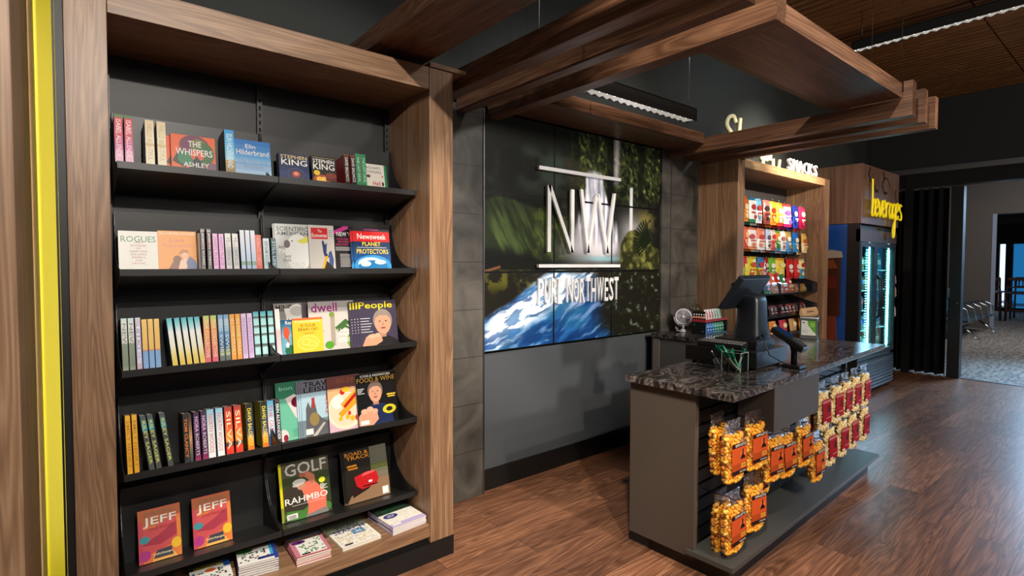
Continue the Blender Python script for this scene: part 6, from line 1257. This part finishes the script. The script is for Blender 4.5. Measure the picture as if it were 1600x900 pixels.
# bar chairs in the far hall
dw_ = wood('mahogany', 2, (40, 16, 14), (66, 26, 22), (92, 40, 32))
def bar_chair(x, y, rz, label, group='bar chairs in the far hall'):
    if 'barchair' in TREE: return dup(PB['bc'], (x, y, 0), (0, 0, R(rz)), label, group)
    t = thing('bar_chair', label, 'chair', (x, y, 0), (0, 0, R(rz)), group); M = RM4[t.name]
    for sx_, sy_ in ((-1, -1), (1, -1)):
        part(t, 'leg', dw_, lambda b: b.tube([(sx_*.20, -.19, 0), (sx_*.19, -.18, .74)], [.022, .02], 4))
    for sx_ in (-1, 1):
        part(t, 'leg', dw_, lambda b: b.tube([(sx_*.21, .24, 0), (sx_*.19, .19, .45), (sx_*.19, .19, .76), (sx_*.19, .27, 1.18)], .022, 4))
    part(t, 'seat', dw_, lambda b: b.box(-.22, .22, -.21, .21, .74, .785), .01)
    part(t, 'top_rail', dw_, lambda b: b.box(-.2, .2, .245, .275, 1.10, 1.19), .008)
    part(t, 'back_rail', dw_, lambda b: b.box(-.2, .2, .205, .225, .90, .94))
    for i in range(4): part(t, 'slat', dw_, lambda b: b.tube([(-.12+i*.08, .215, .92), (-.12+i*.08, .26, 1.12)], .012, 4))
    for z in (.28, .42): part(t, 'stretcher', dw_, lambda b: (b.box(-.19, .19, -.2, -.18, z, z+.03), b.box(-.2, -.18, -.18, .2, z+.05, z+.08), b.box(.18, .2, -.18, .2, z+.05, z+.08)) and None)
    TREE['barchair'] = 1; PB['bc'] = keep(t); return t
bar_chair(19.9, 3.12, 95, 'dark wooden bar chair leftmost of the group in the far hall')
bar_chair(20.9, 3.2, 80, 'dark wooden bar chair second from left in the far hall')
bar_chair(20.0, 2.62, -85, 'dark wooden bar chair at the middle of far group, back to the right')
bar_chair(20.8, 2.6, -95, 'dark wooden bar chair right of the middle one in far hall')
bar_chair(19.7, 2.0, -80, 'dark wooden bar chair at the picture edge in far hall')
# beam seating bench
t = thing('waiting_bench', 'beam bench with chrome armrests and dark seats beyond the partition', 'bench', (15.4, 2.75, 0))
chm = plain('chrome', (210, 216, 220), .15, metal=1)
for i in range(4):
    x0 = 14.0+i*.62
    part(t, 'seat', plain('seat_slate', (52, 78, 92), .3), lambda b: b.box(x0-15.4, x0-15.4+.56, -.22, .24, .36, .41), .015)
    part(t, 'backrest', plain('seat_slate', (52, 78, 92), .3), lambda b: b.add([(x0-15.4, .25, .44), (x0-15.4+.56, .25, .44), (x0-15.4+.56, .40, .86), (x0-15.4, .40, .86), (x0-15.4, .28, .44), (x0-15.4+.56, .28, .44), (x0-15.4+.56, .43, .86), (x0-15.4, .43, .86)], [(0, 1, 2, 3), (7, 6, 5, 4), (4, 5, 1, 0), (3, 2, 6, 7)]))
for i in range(5):
    x0 = 13.97+i*.62-15.4
    part(t, 'armrest', chm, lambda b: b.tube([(x0, -.24, .38), (x0, -.20, .62), (x0, -.05, .70), (x0, .20, .66), (x0, .26, .42)], .016, 8))
part(t, 'beam', chm, lambda b: b.box(-1.45, 1.12, -.03, .05, .27, .33))
for x0 in (-1.0, .75): part(t, 'leg', chm, lambda b: (b.tube([(x0, 0, .28), (x0-.02, -.30, .03)], .022, 8), b.tube([(x0, .02, .28), (x0, .34, .03)], .022, 8), b.box(x0-.05, x0+.04, -.36, -.27, 0, .03), b.box(x0-.05, x0+.05, .30, .38, 0, .03)) and None)
for o in bpy.data.objects:
    if o.type == 'MESH' and o.parent is None and 'kind' not in o and 'label' not in o: print('UNLABELLED', o.name)
